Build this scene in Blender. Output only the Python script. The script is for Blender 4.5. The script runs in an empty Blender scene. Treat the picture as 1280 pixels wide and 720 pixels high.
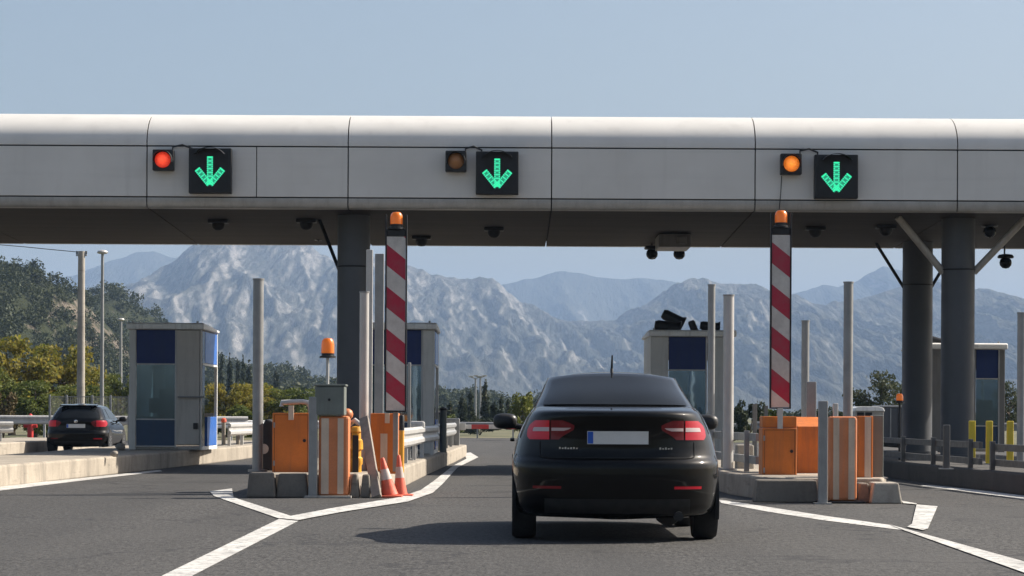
import bpy, math, random
import numpy as np
from mathutils import Vector, Matrix, noise as mnoise
PI = math.pi
random.seed(7)
rng = np.random.default_rng(11)
scene = bpy.context.scene
COL = scene.collection

# ---------------------------------------------------------------- picture <-> place
F = 3200.0; CZ = 1.07; CX = 640.0; CY = 520.0; ROLL = 0.0052
def un(px, py):
    dx, dy = px - CX, py - CY
    return dx + dy * ROLL, dy - dx * ROLL
def at(px, py, D):
    dx, dy = un(px, py)
    return Vector((dx / F * D, D, CZ - dy / F * D))
def gnd(px, py, z=0.0):
    dx, dy = un(px, py)
    D = (CZ - z) * F / dy
    return Vector((dx / F * D, D, z))
def sx(px, D, py=520): return at(px, py, D).x
def sz(px, py, D): return at(px, py, D).z

# ---------------------------------------------------------------- materials
MATS = {}
def new_mat(name):
    m = bpy.data.materials.new(name); m.use_nodes = True
    nt = m.node_tree; nt.nodes.clear()
    out = nt.nodes.new('ShaderNodeOutputMaterial'); b = nt.nodes.new('ShaderNodeBsdfPrincipled')
    nt.links.new(b.outputs[0], out.inputs[0])
    MATS[name] = m
    return m, nt, b
def N(nt, typ, **kw):
    n = nt.nodes.new(typ)
    for k, v in kw.items(): setattr(n, k, v)
    return n
def setin(nt, sock, v):
    if isinstance(v, bpy.types.NodeSocket): nt.links.new(v, sock)
    else: sock.default_value = v
def pos(nt, scale=(1, 1, 1), obj=False):
    if obj: src = N(nt, 'ShaderNodeTexCoord').outputs['Object']
    else: src = N(nt, 'ShaderNodeNewGeometry').outputs['Position']
    mp = N(nt, 'ShaderNodeMapping'); mp.inputs['Scale'].default_value = scale
    nt.links.new(src, mp.inputs[0]); return mp.outputs[0]
def noise(nt, vec, scale, detail=4, rough=.6, dist=0):
    n = N(nt, 'ShaderNodeTexNoise'); nt.links.new(vec, n.inputs['Vector'])
    n.inputs['Scale'].default_value = scale; n.inputs['Detail'].default_value = detail
    n.inputs['Roughness'].default_value = rough; n.inputs['Distortion'].default_value = dist
    return n.outputs['Fac']
def ramp(nt, fac, stops):
    r = N(nt, 'ShaderNodeValToRGB'); el = r.color_ramp.elements
    while len(el) < len(stops): el.new(.5)
    for e, (p, c) in zip(el, stops):
        e.position = p; e.color = (c, c, c, 1) if not isinstance(c, tuple) else (*c, 1)
    nt.links.new(fac, r.inputs[0]); return r.outputs[0]
def mix(nt, fac, a, b, typ='MIX'):
    m = N(nt, 'ShaderNodeMix', data_type='RGBA', blend_type=typ)
    setin(nt, m.inputs[0], fac)
    for s, v in ((m.inputs[6], a), (m.inputs[7], b)):
        setin(nt, s, (*v, 1) if isinstance(v, tuple) and len(v) == 3 else v)
    return m.outputs[2]
def mth(nt, op, a, b=0.0, c=0.0):
    m = N(nt, 'ShaderNodeMath', operation=op)
    setin(nt, m.inputs[0], a); setin(nt, m.inputs[1], b); setin(nt, m.inputs[2], c)
    return m.outputs[0]
def bump(nt, b, h, strength, dist=.01):
    n = N(nt, 'ShaderNodeBump'); n.inputs['Strength'].default_value = strength; n.inputs['Distance'].default_value = dist
    nt.links.new(h, n.inputs['Height']); nt.links.new(n.outputs[0], b.inputs['Normal'])
def M(name, col, rough=.5, metal=0.0, var=.12, scale=3.0, dirt=None, dirt_amt=.35, streak=True, bmp=0.0, bscale=60, coat=0.0, fine=40):
    if name in MATS: return MATS[name]
    m, nt, b = new_mat(name)
    p = pos(nt)
    lo = tuple(c * (1 - var) for c in col); hi = tuple(min(1, c * (1 + var)) for c in col)
    c = mix(nt, ramp(nt, noise(nt, p, scale), [(.3, 0.0), (.7, 1.0)]), lo, hi)
    c = mix(nt, ramp(nt, noise(nt, p, fine, 3), [(.45, 0.0), (.8, .5)]), c, tuple(x * (1 - var * 1.4) for x in col))
    if dirt is not None:
        if streak:
            ps = pos(nt, (1, 1, .10))
            f = mth(nt, 'MULTIPLY', ramp(nt, noise(nt, ps, 9, 5, .65), [(.48, 0.0), (.72, 1.0)]), dirt_amt)
        else:
            f = mth(nt, 'MULTIPLY', ramp(nt, noise(nt, p, scale * .7, 6, .7), [(.45, 0.0), (.7, 1.0)]), dirt_amt)
        c = mix(nt, f, c, dirt)
    nt.links.new(c, b.inputs['Base Color'])
    b.inputs['Metallic'].default_value = metal
    r = ramp(nt, noise(nt, p, scale * 2.3), [(.3, max(0, rough - .08)), (.7, min(1, rough + .1))])
    nt.links.new(r, b.inputs['Roughness'])
    b.inputs['Coat Weight'].default_value = coat
    b.inputs['Coat Roughness'].default_value = .06
    if bmp: bump(nt, b, noise(nt, p, bscale, 4), bmp)
    return m

def asphalt():
    m, nt, b = new_mat('asphalt')
    p = pos(nt)
    fine = mth(nt, 'MULTIPLY', mth(nt, 'ADD', noise(nt, p, 30, 5, .85), noise(nt, pos(nt, (1, .22, 1)), 24, 3, .8)), .5)
    vor = N(nt, 'ShaderNodeTexVoronoi'); nt.links.new(p, vor.inputs['Vector']); vor.inputs['Scale'].default_value = 55
    base = mix(nt, ramp(nt, fine, [(.43, 0.0), (.57, 1.0)]), (.008, .0078, .0078), (.098, .0945, .091))
    chips = ramp(nt, vor.outputs['Color'], [(.62, 0.0), (.9, .6)])
    base = mix(nt, chips, base, (.15, .144, .138))
    # lengthwise wheel wear, oily lane centres, broad patches
    wear = noise(nt, pos(nt, (1.0, .045, 1)), 1.1, 4, .55)
    base = mix(nt, ramp(nt, wear, [(.35, 0.0), (.65, .5)]), base, (.034, .033, .033))
    patch = noise(nt, pos(nt, (.5, .16, 1)), 1.0, 5, .6)
    base = mix(nt, ramp(nt, patch, [(.42, 0.0), (.72, .6)]), base, (.072, .0695, .067))
    # dark rolled-in bands where wheels and oil run in each lane
    sp = N(nt, 'ShaderNodeSeparateXYZ'); nt.links.new(p, sp.inputs[0])
    wob = mth(nt, 'MULTIPLY', mth(nt, 'SUBTRACT', noise(nt, pos(nt, (.3, .06, 1)), 1.0, 3), .5), 1.1)
    for xc, hw, amt in ((.75, .34, .55), (-.25, .22, .35), (1.75, .22, .35), (-5.1, .4, .5), (6.0, .4, .45)):
        dx = mth(nt, 'ABSOLUTE', mth(nt, 'SUBTRACT', mth(nt, 'ADD', sp.outputs[0], wob), xc))
        band_f = mth(nt, 'MULTIPLY', ramp(nt, mth(nt, 'DIVIDE', dx, hw * 3), [(.12, 1.0), (.9, 0.0)]), amt)
        band_f = mth(nt, 'MULTIPLY', band_f, ramp(nt, noise(nt, pos(nt, (1.5, .12, 1)), 1.3, 5, .6), [(.3, .25), (.65, 1.0)]))
        base = mix(nt, band_f, base, (.036, .0355, .036))
    # thin cracks and tar joints
    vc = N(nt, 'ShaderNodeTexVoronoi', feature='DISTANCE_TO_EDGE'); 
    wp = N(nt, 'ShaderNodeMix', data_type='VECTOR'); wp.inputs[0].default_value = .25
    nn = N(nt, 'ShaderNodeTexNoise'); nt.links.new(p, nn.inputs['Vector']); nn.inputs['Scale'].default_value = .9; nn.inputs['Detail'].default_value = 5
    pa = pos(nt, (.16, .11, 1))
    nt.links.new(pa, wp.inputs[4]); nt.links.new(nn.outputs['Color'], wp.inputs[5])
    nt.links.new(wp.outputs[1], vc.inputs['Vector']); vc.inputs['Scale'].default_value = 1.6
    base = mix(nt, ramp(nt, vc.outputs['Distance'], [(0.0, .8), (.012, 0.0)]), base, (.022, .022, .024))
    # oil drips
    od = noise(nt, pos(nt, (1, .6, 1)), 3.1, 3, .5)
    base = mix(nt, ramp(nt, od, [(.66, 0.0), (.76, .5)]), base, (.028, .027, .027))
    nt.links.new(base, b.inputs['Base Color'])
    b.inputs['Roughness'].default_value = .82
    b.inputs['Specular IOR Level'].default_value = .35
    bump(nt, b, mth(nt, 'ADD', fine, vor.outputs['Distance']), .55, .008)
    return m
def paint_line():
    m, nt, b = new_mat('road_paint')
    p = pos(nt)
    worn = ramp(nt, noise(nt, p, 9, 6, .75), [(.50, 0.0), (.62, .9)])
    c = mix(nt, ramp(nt, noise(nt, p, 1.3, 4), [(.3, 0.0), (.7, 1.0)]), (.44, .43, .41), (.66, .65, .62))
    c = mix(nt, worn, c, (.13, .13, .13))
    ty = ramp(nt, noise(nt, pos(nt, (1, .08, 1)), 2.2, 4), [(.52, 0.0), (.75, .5)])
    c = mix(nt, ty, c, (.22, .215, .21))
    nt.links.new(c, b.inputs['Base Color']); b.inputs['Roughness'].default_value = .75
    bump(nt, b, noise(nt, p, 60, 3), .3)
    return m
def concrete(name='concrete', base=(.33, .31, .28), dark=(.10, .095, .09)):
    m, nt, b = new_mat(name)
    p = pos(nt)
    c = mix(nt, ramp(nt, noise(nt, p, 2.2, 6, .65), [(.3, 0.0), (.7, 1.0)]), tuple(x * .72 for x in base), base)
    c = mix(nt, ramp(nt, noise(nt, p, 26, 4, .7), [(.5, 0.0), (.75, .5)]), c, tuple(x * .55 for x in base))
    st = noise(nt, pos(nt, (1, 1, .35)), 1.7, 7, .72, .5)
    c = mix(nt, ramp(nt, st, [(.48, 0.0), (.70, .7)]), c, dark)
    rub = noise(nt, pos(nt, (.35, .35, 3)), 3.0, 4, .6)
    c = mix(nt, ramp(nt, rub, [(.6, 0.0), (.75, .55)]), c, tuple(x * .8 for x in dark))
    nt.links.new(c, b.inputs['Base Color']); b.inputs['Roughness'].default_value = .88
    bump(nt, b, noise(nt, p, 30, 6, .7), .5, .012)
    return m
def leaf_mat(name, c1, c2, c3, trans=.25):
    m, nt, b = new_mat(name)
    r = N(nt, 'ShaderNodeNewGeometry').outputs['Random Per Island']
    c = ramp(nt, r, [(.0, c1), (.5, c2), (1.0, c3)])
    big = noise(nt, pos(nt), .55, 3)
    c = mix(nt, ramp(nt, big, [(.38, 0.0), (.66, .7)]), c, c3)
    nt.links.new(c, b.inputs['Base Color']); b.inputs['Roughness'].default_value = .65
    b.inputs['Specular IOR Level'].default_value = .25
    tr = N(nt, 'ShaderNodeBsdfTranslucent'); nt.links.new(c, tr.inputs[0])
    ms = N(nt, 'ShaderNodeMixShader'); ms.inputs[0].default_value = trans
    out = [n for n in nt.nodes if n.type == 'OUTPUT_MATERIAL'][0]
    nt.links.new(b.outputs[0], ms.inputs[1]); nt.links.new(tr.outputs[0], ms.inputs[2]); nt.links.new(ms.outputs[0], out.inputs[0])
    return m
def glow(name, col, strength, base=None):
    m, nt, b = new_mat(name)
    b.inputs['Base Color'].default_value = (*(base or col), 1); b.inputs['Roughness'].default_value = .25
    b.inputs['Emission Color'].default_value = (*col, 1); b.inputs['Emission Strength'].default_value = strength
    b.inputs['Coat Weight'].default_value = .2 if name.startswith('tail') else .6; b.inputs['Specular IOR Level'].default_value = .3
    return m
def lens_mat(name, edge, core, s_edge, s_core):
    m, nt, b = new_mat(name)
    tc = N(nt, 'ShaderNodeTexCoord'); s = N(nt, 'ShaderNodeSeparateXYZ'); nt.links.new(tc.outputs['Object'], s.inputs[0])
    rr = mth(nt, 'SQRT', mth(nt, 'ADD', mth(nt, 'POWER', s.outputs[0], 2.0), mth(nt, 'POWER', s.outputs[2], 2.0)))
    f = ramp(nt, mth(nt, 'DIVIDE', rr, .165), [(.0, 1.0), (.35, .75), (1.0, 0.0)])
    v = N(nt, 'ShaderNodeTexVoronoi'); nt.links.new(tc.outputs['Object'], v.inputs['Vector']); v.inputs['Scale'].default_value = 34
    cell = ramp(nt, v.outputs['Distance'], [(.1, 1.0), (.8, .55)])
    nt.links.new(mix(nt, f, edge, core), b.inputs['Emission Color'])
    st = mth(nt, 'MULTIPLY', mth(nt, 'ADD', s_edge, mth(nt, 'MULTIPLY', f, s_core - s_edge)), cell)
    nt.links.new(st, b.inputs['Emission Strength']); b.inputs['Base Color'].default_value = (*edge, 1); b.inputs['Roughness'].default_value = .3
def stripes(name, ca, cb, period, kx, kz, off=0.0):
    # diagonal retro-reflective tape, fixed to the object's own coordinates
    m, nt, b = new_mat(name)
    tc = N(nt, 'ShaderNodeTexCoord'); s = N(nt, 'ShaderNodeSeparateXYZ'); nt.links.new(tc.outputs['Object'], s.inputs[0])
    v = mth(nt, 'ADD', mth(nt, 'MULTIPLY', s.outputs[0], kx / period), mth(nt, 'MULTIPLY', s.outputs[2], kz / period))
    v = mth(nt, 'FRACT', mth(nt, 'ADD', v, off + 100.0))
    f = mth(nt, 'GREATER_THAN', v, .5)
    p = pos(nt)
    c = mix(nt, f, ca, cb)
    c = mix(nt, ramp(nt, noise(nt, p, 6, 5, .7), [(.4, 0.0), (.75, .35)]), c, (.16, .13, .12))
    nt.links.new(c, b.inputs['Base Color']); b.inputs['Roughness'].default_value = .42
    return m

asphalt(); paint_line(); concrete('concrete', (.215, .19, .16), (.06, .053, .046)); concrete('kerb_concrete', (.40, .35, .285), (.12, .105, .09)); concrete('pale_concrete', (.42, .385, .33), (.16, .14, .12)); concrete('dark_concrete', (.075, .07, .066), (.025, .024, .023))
def canopy_metal():
    m, nt, b = new_mat('canopy_metal')
    p = pos(nt)
    c = mix(nt, ramp(nt, noise(nt, p, .8, 4), [(.3, 0.0), (.7, 1.0)]), (.66, .64, .605), (.74, .72, .685))
    st = noise(nt, pos(nt, (1, 1, .05)), 3.2, 5, .6)
    c = mix(nt, ramp(nt, st, [(.55, 0.0), (.85, .30)]), c, (.38, .355, .33))
    hs = noise(nt, pos(nt, (.12, 1, 3)), 2.0, 4, .6)
    c = mix(nt, ramp(nt, hs, [(.55, 0.0), (.85, .22)]), c, (.45, .43, .41))
    nt.links.new(c, b.inputs['Base Color']); b.inputs['Roughness'].default_value = .42; b.inputs['Metallic'].default_value = .0
    w = noise(nt, pos(nt, (.6, 1, .6)), 1.4, 2); bump(nt, b, w, .12, .05)
canopy_metal()
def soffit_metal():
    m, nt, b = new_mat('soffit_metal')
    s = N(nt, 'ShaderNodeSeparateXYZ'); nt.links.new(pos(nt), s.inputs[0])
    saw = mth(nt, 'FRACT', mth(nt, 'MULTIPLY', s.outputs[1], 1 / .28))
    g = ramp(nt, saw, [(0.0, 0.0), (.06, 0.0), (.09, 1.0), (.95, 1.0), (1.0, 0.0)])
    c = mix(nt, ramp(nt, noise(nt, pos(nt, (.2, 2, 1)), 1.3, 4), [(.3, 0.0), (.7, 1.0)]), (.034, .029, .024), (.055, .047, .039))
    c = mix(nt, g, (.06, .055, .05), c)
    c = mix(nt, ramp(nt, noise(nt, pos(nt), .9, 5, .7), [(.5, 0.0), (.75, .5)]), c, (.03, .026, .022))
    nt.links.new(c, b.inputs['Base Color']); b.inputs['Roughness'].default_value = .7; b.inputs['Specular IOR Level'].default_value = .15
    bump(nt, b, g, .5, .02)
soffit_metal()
M('dark_gap', (.012, .012, .013), .8)
M('trim_metal', (.42, .41, .39), .4, .2, dirt=(.22, .2, .18))
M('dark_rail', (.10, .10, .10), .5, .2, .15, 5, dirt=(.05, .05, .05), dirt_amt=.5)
M('column_paint', (.070, .075, .085), .5, 0, .1, 1.5, dirt=(.08, .08, .085), dirt_amt=.5)
M('galvanised', (.29, .295, .295), .45, .35, .14, 5, dirt=(.22, .21, .2), dirt_amt=.5)
M('pale_steel', (.50, .49, .475), .42, .2, .08, 3, dirt=(.3, .29, .27), dirt_amt=.5)
M('white_paint', (.86, .845, .81), .45, 0, .06, 3, dirt=(.35, .32, .28), dirt_amt=.45)
M('grey_panel', (.40, .375, .34), .5, .1, .1, 2.5, dirt=(.17, .16, .14), dirt_amt=.5)
M('booth_grey', (.60, .58, .54), .45, .1, .07, 2.5, dirt=(.3, .28, .25), dirt_amt=.4)
M('door_panel', (.52, .48, .43), .5, .05, .07, 2.5, dirt=(.3, .27, .23), dirt_amt=.4)
M('muted_blue', (.018, .052, .115), .4, 0, .1, 3, dirt=(.04, .06, .09), dirt_amt=.5)
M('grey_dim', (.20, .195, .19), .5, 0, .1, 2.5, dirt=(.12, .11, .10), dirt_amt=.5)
M('green_grey', (.15, .17, .155), .5, 0, .12, 4, dirt=(.09, .095, .085), dirt_amt=.5)
M('orange_paint', (.60, .165, .022), .5, 0, .16, 2.5, dirt=(.30, .10, .035), dirt_amt=.6)
M('orange_stripe', (.60, .20, .075), .5, 0, .14, 3, dirt=(.42, .22, .14), dirt_amt=.55)
M('white_stripe', (.60, .475, .37), .5, 0, .1, 3, dirt=(.38, .27, .19), dirt_amt=.5)
M('yellow_paint', (.62, .47, .03), .5, 0, .1, 5, dirt=(.3, .22, .06), dirt_amt=.45)
M('amber_yellow', (.72, .34, .03), .5, 0, .1, 5, dirt=(.35, .18, .04), dirt_amt=.4)
M('blue_panel', (.004, .024, .13), .5, 0, .1, 3, dirt=(.012, .03, .10), dirt_amt=.4)
M('sunlit_blue', (.02, .14, .55), .35, 0, .08, 3, dirt=(.05, .1, .3), dirt_amt=.3, coat=.3)  # brighter copy of the booth blue, with the flank's sunlight in its colour
M('black_plastic', (.012, .012, .013), .45, 0, .2, 6)
M('valance_black', (.0035, .0035, .0035), .7, 0, .2, 6)
M('black_metal', (.02, .02, .022), .5, .3, .2, 6)
M('rubber', (.016, .016, .017), .8, 0, .25, 8)
M('weathered_wood', (.27, .24, .205), .85, 0, .2, 4, dirt=(.13, .11, .1), dirt_amt=.6, bmp=.3)
M('cone_orange', (.66, .115, .06), .6, 0, .14, 8, dirt=(.36, .14, .10), dirt_amt=.6)
M('cone_white', (.52, .44, .40), .55, 0, .1, 8, dirt=(.4, .3, .26), dirt_amt=.5)
M('red_paint', (.5, .03, .025), .45, 0, .1, 8)
M('chrome', (.62, .62, .63), .15, 1.0, .03, 8)
M('plate_white', (.66, .66, .64), .4, 0, .05, 8)
M('plate_blue', (.015, .10, .48), .4, 0, .05, 8)
M('bark', (.10, .075, .055), .9, 0, .3, 4, bmp=.4, bscale=20)
M('rim_metal', (.28, .28, .29), .3, .8, .1, 8)
M('wire', (.015, .015, .016), .6)
glow('amber_lens', (1.0, .18, .008), .14, (.62, .16, .015))
glow('amber_lit', (1.0, .20, .015), .55, (.7, .2, .03))
glow('amber_dull', (.4, .16, .04), .03, (.20, .085, .028))
glow('red_lit', (1.0, .04, .012), .55, (.6, .04, .02))
lens_mat('red_lens', (.55, .02, .01), (1.0, .10, .04), .35, 1.0); lens_mat('amber_on_lens', (.62, .13, .012), (1.0, .30, .04), .35, 1.0); lens_mat('amber_off_lens', (.16, .07, .025), (.40, .19, .07), .02, .14)
glow('led_green', (.05, .85, .44), .52, (.02, .3, .16))
glow('tail_red', (.9, .012, .03), .05, (.33, .008, .02))
glow('tail_dark_red', (.5, .01, .02), .02, (.095, .006, .010))
glow('tail_white', (.8, .6, .6), .02, (.42, .34, .34))
stripes('hazard_tape', (.60, .57, .53), (.42, .012, .045), .575, .80, 1.0, .30)
stripes('arm_tape', (.62, .6, .58), (.5, .04, .04), .9, 1.0, 0.0)
def car_paint(name, col, flake=.0):
    m, nt, b = new_mat(name)
    p = pos(nt)
    dust = ramp(nt, noise(nt, pos(nt, (1, 1, 1.6)), 2.4, 5, .6), [(.42, 0.0), (.8, .03)])
    c = mix(nt, dust, col, (.20, .18, .155))
    nt.links.new(c, b.inputs['Base Color'])
    b.inputs['Roughness'].default_value = .40; b.inputs['Coat Weight'].default_value = 1.0; b.inputs['Coat Roughness'].default_value = .025; b.inputs['Coat IOR'].default_value = 1.31
    b.inputs['Specular IOR Level'].default_value = .05
    return m
car_paint('black_car_paint', (.002, .0022, .0025)); car_paint('silver_car_paint', (.38, .38, .39))
def dark_glass(name, col, rough=.04):
    m, nt, b = new_mat(name)
    p = pos(nt)
    c = mix(nt, ramp(nt, noise(nt, p, 2.0, 4), [(.4, 0.0), (.8, .3)]), col, tuple(x * 2 + .01 for x in col))
    nt.links.new(c, b.inputs['Base Color']); b.inputs['Roughness'].default_value = rough
    b.inputs['IOR'].default_value = 1.30
    return m
dark_glass('car_glass', (.010, .012, .014), .05); dark_glass('booth_glass', (.12, .20, .235), .08); dark_glass('dark_booth_glass', (.012, .014, .018), .1)
def clear_glass(name, tint, refl, fac):
    m, nt, b = new_mat(name)
    tr = N(nt, 'ShaderNodeBsdfTransparent'); tr.inputs[0].default_value = (*tint, 1)
    gl = N(nt, 'ShaderNodeBsdfGlossy'); gl.inputs['Roughness'].default_value = .03; gl.inputs[0].default_value = (*refl, 1)
    p = pos(nt); f = ramp(nt, noise(nt, pos(nt, (1, 1, .5)), 1.1, 4), [(.3, fac * .8), (.7, min(1, fac * 1.2))])
    bn = N(nt, 'ShaderNodeBump'); bn.inputs['Strength'].default_value = .06; bn.inputs['Distance'].default_value = .02
    nt.links.new(noise(nt, p, 1.6, 2), bn.inputs['Height']); nt.links.new(bn.outputs[0], gl.inputs['Normal'])
    ms = N(nt, 'ShaderNodeMixShader'); nt.links.new(f, ms.inputs[0]); nt.links.new(tr.outputs[0], ms.inputs[1]); nt.links.new(gl.outputs[0], ms.inputs[2])
    out = [n for n in nt.nodes if n.type == 'OUTPUT_MATERIAL'][0]; nt.links.new(ms.outputs[0], out.inputs[0])
clear_glass('window_glass', (.28, .40, .48), (.50, .70, .86), .45)
leaf_mat('pine_yellow', (.10, .125, .022), (.17, .17, .028), (.26, .205, .038), .5)
leaf_mat('pine_green', (.045, .075, .018), (.085, .115, .026), (.14, .155, .034), .38)
leaf_mat('dark_needle', (.018, .03, .016), (.03, .045, .022), (.05, .06, .026))
leaf_mat('bush_brown', (.09, .055, .03), (.13, .08, .04), (.10, .09, .03))
leaf_mat('bright_bush', (.10, .13, .02), (.16, .18, .03), (.22, .21, .04))
leaf_mat('hill_leaf', (.028, .040, .015), (.040, .054, .019), (.058, .068, .025), .2)
leaf_mat('grey_green', (.035, .05, .024), (.055, .07, .034), (.08, .09, .045))

# ---------------------------------------------------------------- mesh builder
OFF = {}
class MB:
    def __init__(s): s.v = []; s.f = []
    def add(s, vs, fs):
        o = len(s.v); s.v += [tuple(v) for v in vs]; s.f += [tuple(i + o for i in f) for f in fs]; return s
    def box(s, lo, hi, rot=None):
        lo, hi = Vector(lo), Vector(hi)
        vs = [Vector((x, y, z)) for z in (lo.z, hi.z) for y in (lo.y, hi.y) for x in (lo.x, hi.x)]
        if rot is not None:
            c = (lo + hi) / 2; vs = [rot @ (v - c) + c for v in vs]
        return s.add(vs, [(0, 2, 3, 1), (4, 5, 7, 6), (0, 1, 5, 4), (2, 6, 7, 3), (0, 4, 6, 2), (1, 3, 7, 5)])
    def prism(s, poly, ext):
        # poly: list of 3D points (planar), ext: extrusion vector
        n = len(poly); e = Vector(ext); vs = [Vector(p) for p in poly] + [Vector(p) + e for p in poly]
        fs = [tuple(range(n))[::-1], tuple(range(n, 2 * n))] + [(i, (i + 1) % n, n + (i + 1) % n, n + i) for i in range(n)]
        return s.add(vs, fs)
    def cyl(s, p0, p1, r0, r1=None, n=20, cap=True):
        r1 = r0 if r1 is None else r1
        return s.tube([p0, p1], [r0, r1], n, cap)
    def tube(s, path, r, n=10, cap=True):
        path = [Vector(p) for p in path]; k = len(path)
        rs = r if isinstance(r, (list, tuple)) else [r] * k
        rings = []
        up = None
        for i, p in enumerate(path):
            t = (path[min(i + 1, k - 1)] - path[max(i - 1, 0)]).normalized()
            if up is None: up = Vector((0, 0, 1)) if abs(t.z) < .9 else Vector((1, 0, 0))
            a = t.cross(up).normalized(); up = a.cross(t).normalized(); b = up
            rings.append([p + (a * math.cos(2 * PI * j / n) + b * math.sin(2 * PI * j / n)) * rs[i] for j in range(n)])
        vs = [v for ring in rings for v in ring]
        fs = [(i * n + j, i * n + (j + 1) % n, (i + 1) * n + (j + 1) % n, (i + 1) * n + j) for i in range(k - 1) for j in range(n)]
        if cap: fs += [tuple(range(n))[::-1], tuple((k - 1) * n + j for j in range(n))]
        return s.add(vs, fs)
    def lathe(s, c, prof, n=24, axis='Z', tilt=None):
        # prof: list of (r, h)
        c = Vector(c); vs = []
        for r, h in prof:
            for j in range(n):
                a = 2 * PI * j / n
                v = {'Z': Vector((r * math.cos(a), r * math.sin(a), h)), 'Y': Vector((r * math.cos(a), h, r * math.sin(a))), 'X': Vector((h, r * math.cos(a), r * math.sin(a)))}[axis]
                if tilt is not None: v = tilt @ v
                vs.append(c + v)
        k = len(prof)
        fs = [(i * n + j, i * n + (j + 1) % n, (i + 1) * n + (j + 1) % n, (i + 1) * n + j) for i in range(k - 1) for j in range(n)]
        fs += [tuple(range(n))[::-1], tuple((k - 1) * n + j for j in range(n))]
        return s.add(vs, fs)
    def grid(s, rows, close=False):
        n = len(rows[0]); vs = [p for r in rows for p in r]
        fs = [(i * n + j, i * n + (j + 1) % n, (i + 1) * n + (j + 1) % n, (i + 1) * n + j) for i in range(len(rows) - 1) for j in range(n if close else n - 1)]
        return s.add(vs, fs)
    def sweep(s, path, prof):
        # prof: closed list of (side, up); path: points on a near-horizontal line
        path = [Vector(p) for p in path]; rows = []
        for i, p in enumerate(path):
            t = path[min(i + 1, len(path) - 1)] - path[max(i - 1, 0)]; t.z = 0; t.normalize()
            sd = Vector((t.y, -t.x, 0))
            rows.append([p + sd * a + Vector((0, 0, b)) for a, b in prof])
        o = len(s.v); n = len(prof)
        s.grid(rows, True)
        s.f += [tuple(o + j for j in range(n))[::-1], tuple(o + (len(rows) - 1) * n + j for j in range(n))]
        return s
    def build(s, name, mat, parent=None, smooth=False, bevel=0.0, auto=None):
        me = bpy.data.meshes.new(name)
        d = OFF.get(parent.name, Vector((0, 0, 0))) if parent else Vector((0, 0, 0))
        me.from_pydata([(v[0] - d[0], v[1] - d[1], v[2] - d[2]) for v in s.v], [], s.f); me.update()
        import bmesh
        bm = bmesh.new(); bm.from_mesh(me); bmesh.ops.recalc_face_normals(bm, faces=bm.faces); bm.to_mesh(me); bm.free()
        return link(name, me, mat, parent, smooth, bevel)
def link(name, me, mat, parent=None, smooth=False, bevel=0.0):
    o = bpy.data.objects.new(name, me); COL.objects.link(o)
    me.materials.append(MATS[mat] if isinstance(mat, str) else mat)
    if smooth:
        me.polygons.foreach_set('use_smooth', [True] * len(me.polygons))
        me.set_sharp_from_angle(angle=math.radians(38))
    if bevel:
        b = o.modifiers.new('edge', 'BEVEL'); b.width = bevel; b.segments = 2; b.limit_method = 'ANGLE'; b.angle_limit = math.radians(40)
    if parent:
        o.parent = parent; OFF[o.name] = OFF.get(parent.name, Vector((0, 0, 0)))
    return o
def thing(name, label, cat, loc=(0, 0, 0), group=None, local=False):
    o = bpy.data.objects.new(name, None); COL.objects.link(o); o.location = loc; o.empty_display_size = .2
    OFF[o.name] = Vector((0, 0, 0)) if local else Vector(loc)
    return tag(o, label, cat, group)
def tag(o, label, cat, group=None):
    o['label'] = label; o['category'] = cat
    if group: o['group'] = group
    return o
def structure(o, label=None):
    o['kind'] = 'structure'
    if label: o['label'] = label
    return o
def copy_tree(o, parent=None):
    c = o.copy(); COL.objects.link(c)
    if parent: c.parent = parent; c.matrix_parent_inverse = o.matrix_parent_inverse.copy()
    for ch in o.children: copy_tree(ch, c)
    return c
def fast_mesh(name, co, quads):
    me = bpy.data.meshes.new(name); nv, nf = len(co), len(quads); k = quads.shape[1]
    me.vertices.add(nv); me.vertices.foreach_set('co', co.astype(np.float32).ravel())
    me.loops.add(nf * k); me.loops.foreach_set('vertex_index', quads.astype(np.int32).ravel())
    me.polygons.add(nf); me.polygons.foreach_set('loop_start', np.arange(0, nf * k, k, dtype=np.int32))
    me.update(calc_edges=True); me.validate(); return me

# ---------------------------------------------------------------- setting: ground, road, markings
def ground_mat():
    m, nt, b = new_mat('dry_grass')
    p = pos(nt)
    c = mix(nt, ramp(nt, noise(nt, p, .12, 6), [(.35, 0.0), (.65, 1.0)]), (.06, .07, .025), (.16, .14, .075))
    c = mix(nt, ramp(nt, noise(nt, p, 3, 4), [(.4, 0.0), (.8, .5)]), c, (.05, .05, .025))
    nt.links.new(c, b.inputs['Base Color']); b.inputs['Roughness'].default_value = .95
    return m
ground_mat()
structure(MB().add([(-2350, -55, -.03), (2350, -55, -.03), (2350, 8900, -.03), (-2350, 8900, -.03)], [(0, 1, 2, 3)]).build('ground', 'dry_grass'), 'dry grassy ground reaching the mountains')
structure(MB().add([(-26, -50, 0), (26, -50, 0), (26, 96, 0), (9, 108, 0), (9, 124, 0), (-8, 124, 0), (-8, 108, 0), (-26, 96, 0)], [tuple(range(8))]).build('road', 'asphalt'), 'worn grey asphalt of the toll plaza lanes')
def marking(pts, label, z=.004):
    ps = [gnd(x, y) for x, y in pts]
    return structure(MB().add([(p.x, p.y, z) for p in ps], [tuple(range(len(ps)))]).build('lane_marking', 'road_paint'), label)
def band(left, right, label, z=.004):
    L = [gnd(*p) for p in left]; Rr = [gnd(*p) for p in right]; mb = MB()
    mb.grid([[(a.x, a.y, z), (b.x, b.y, z)] for a, b in zip(L, Rr)])
    return structure(mb.build('lane_marking', 'road_paint'), label)
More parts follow.
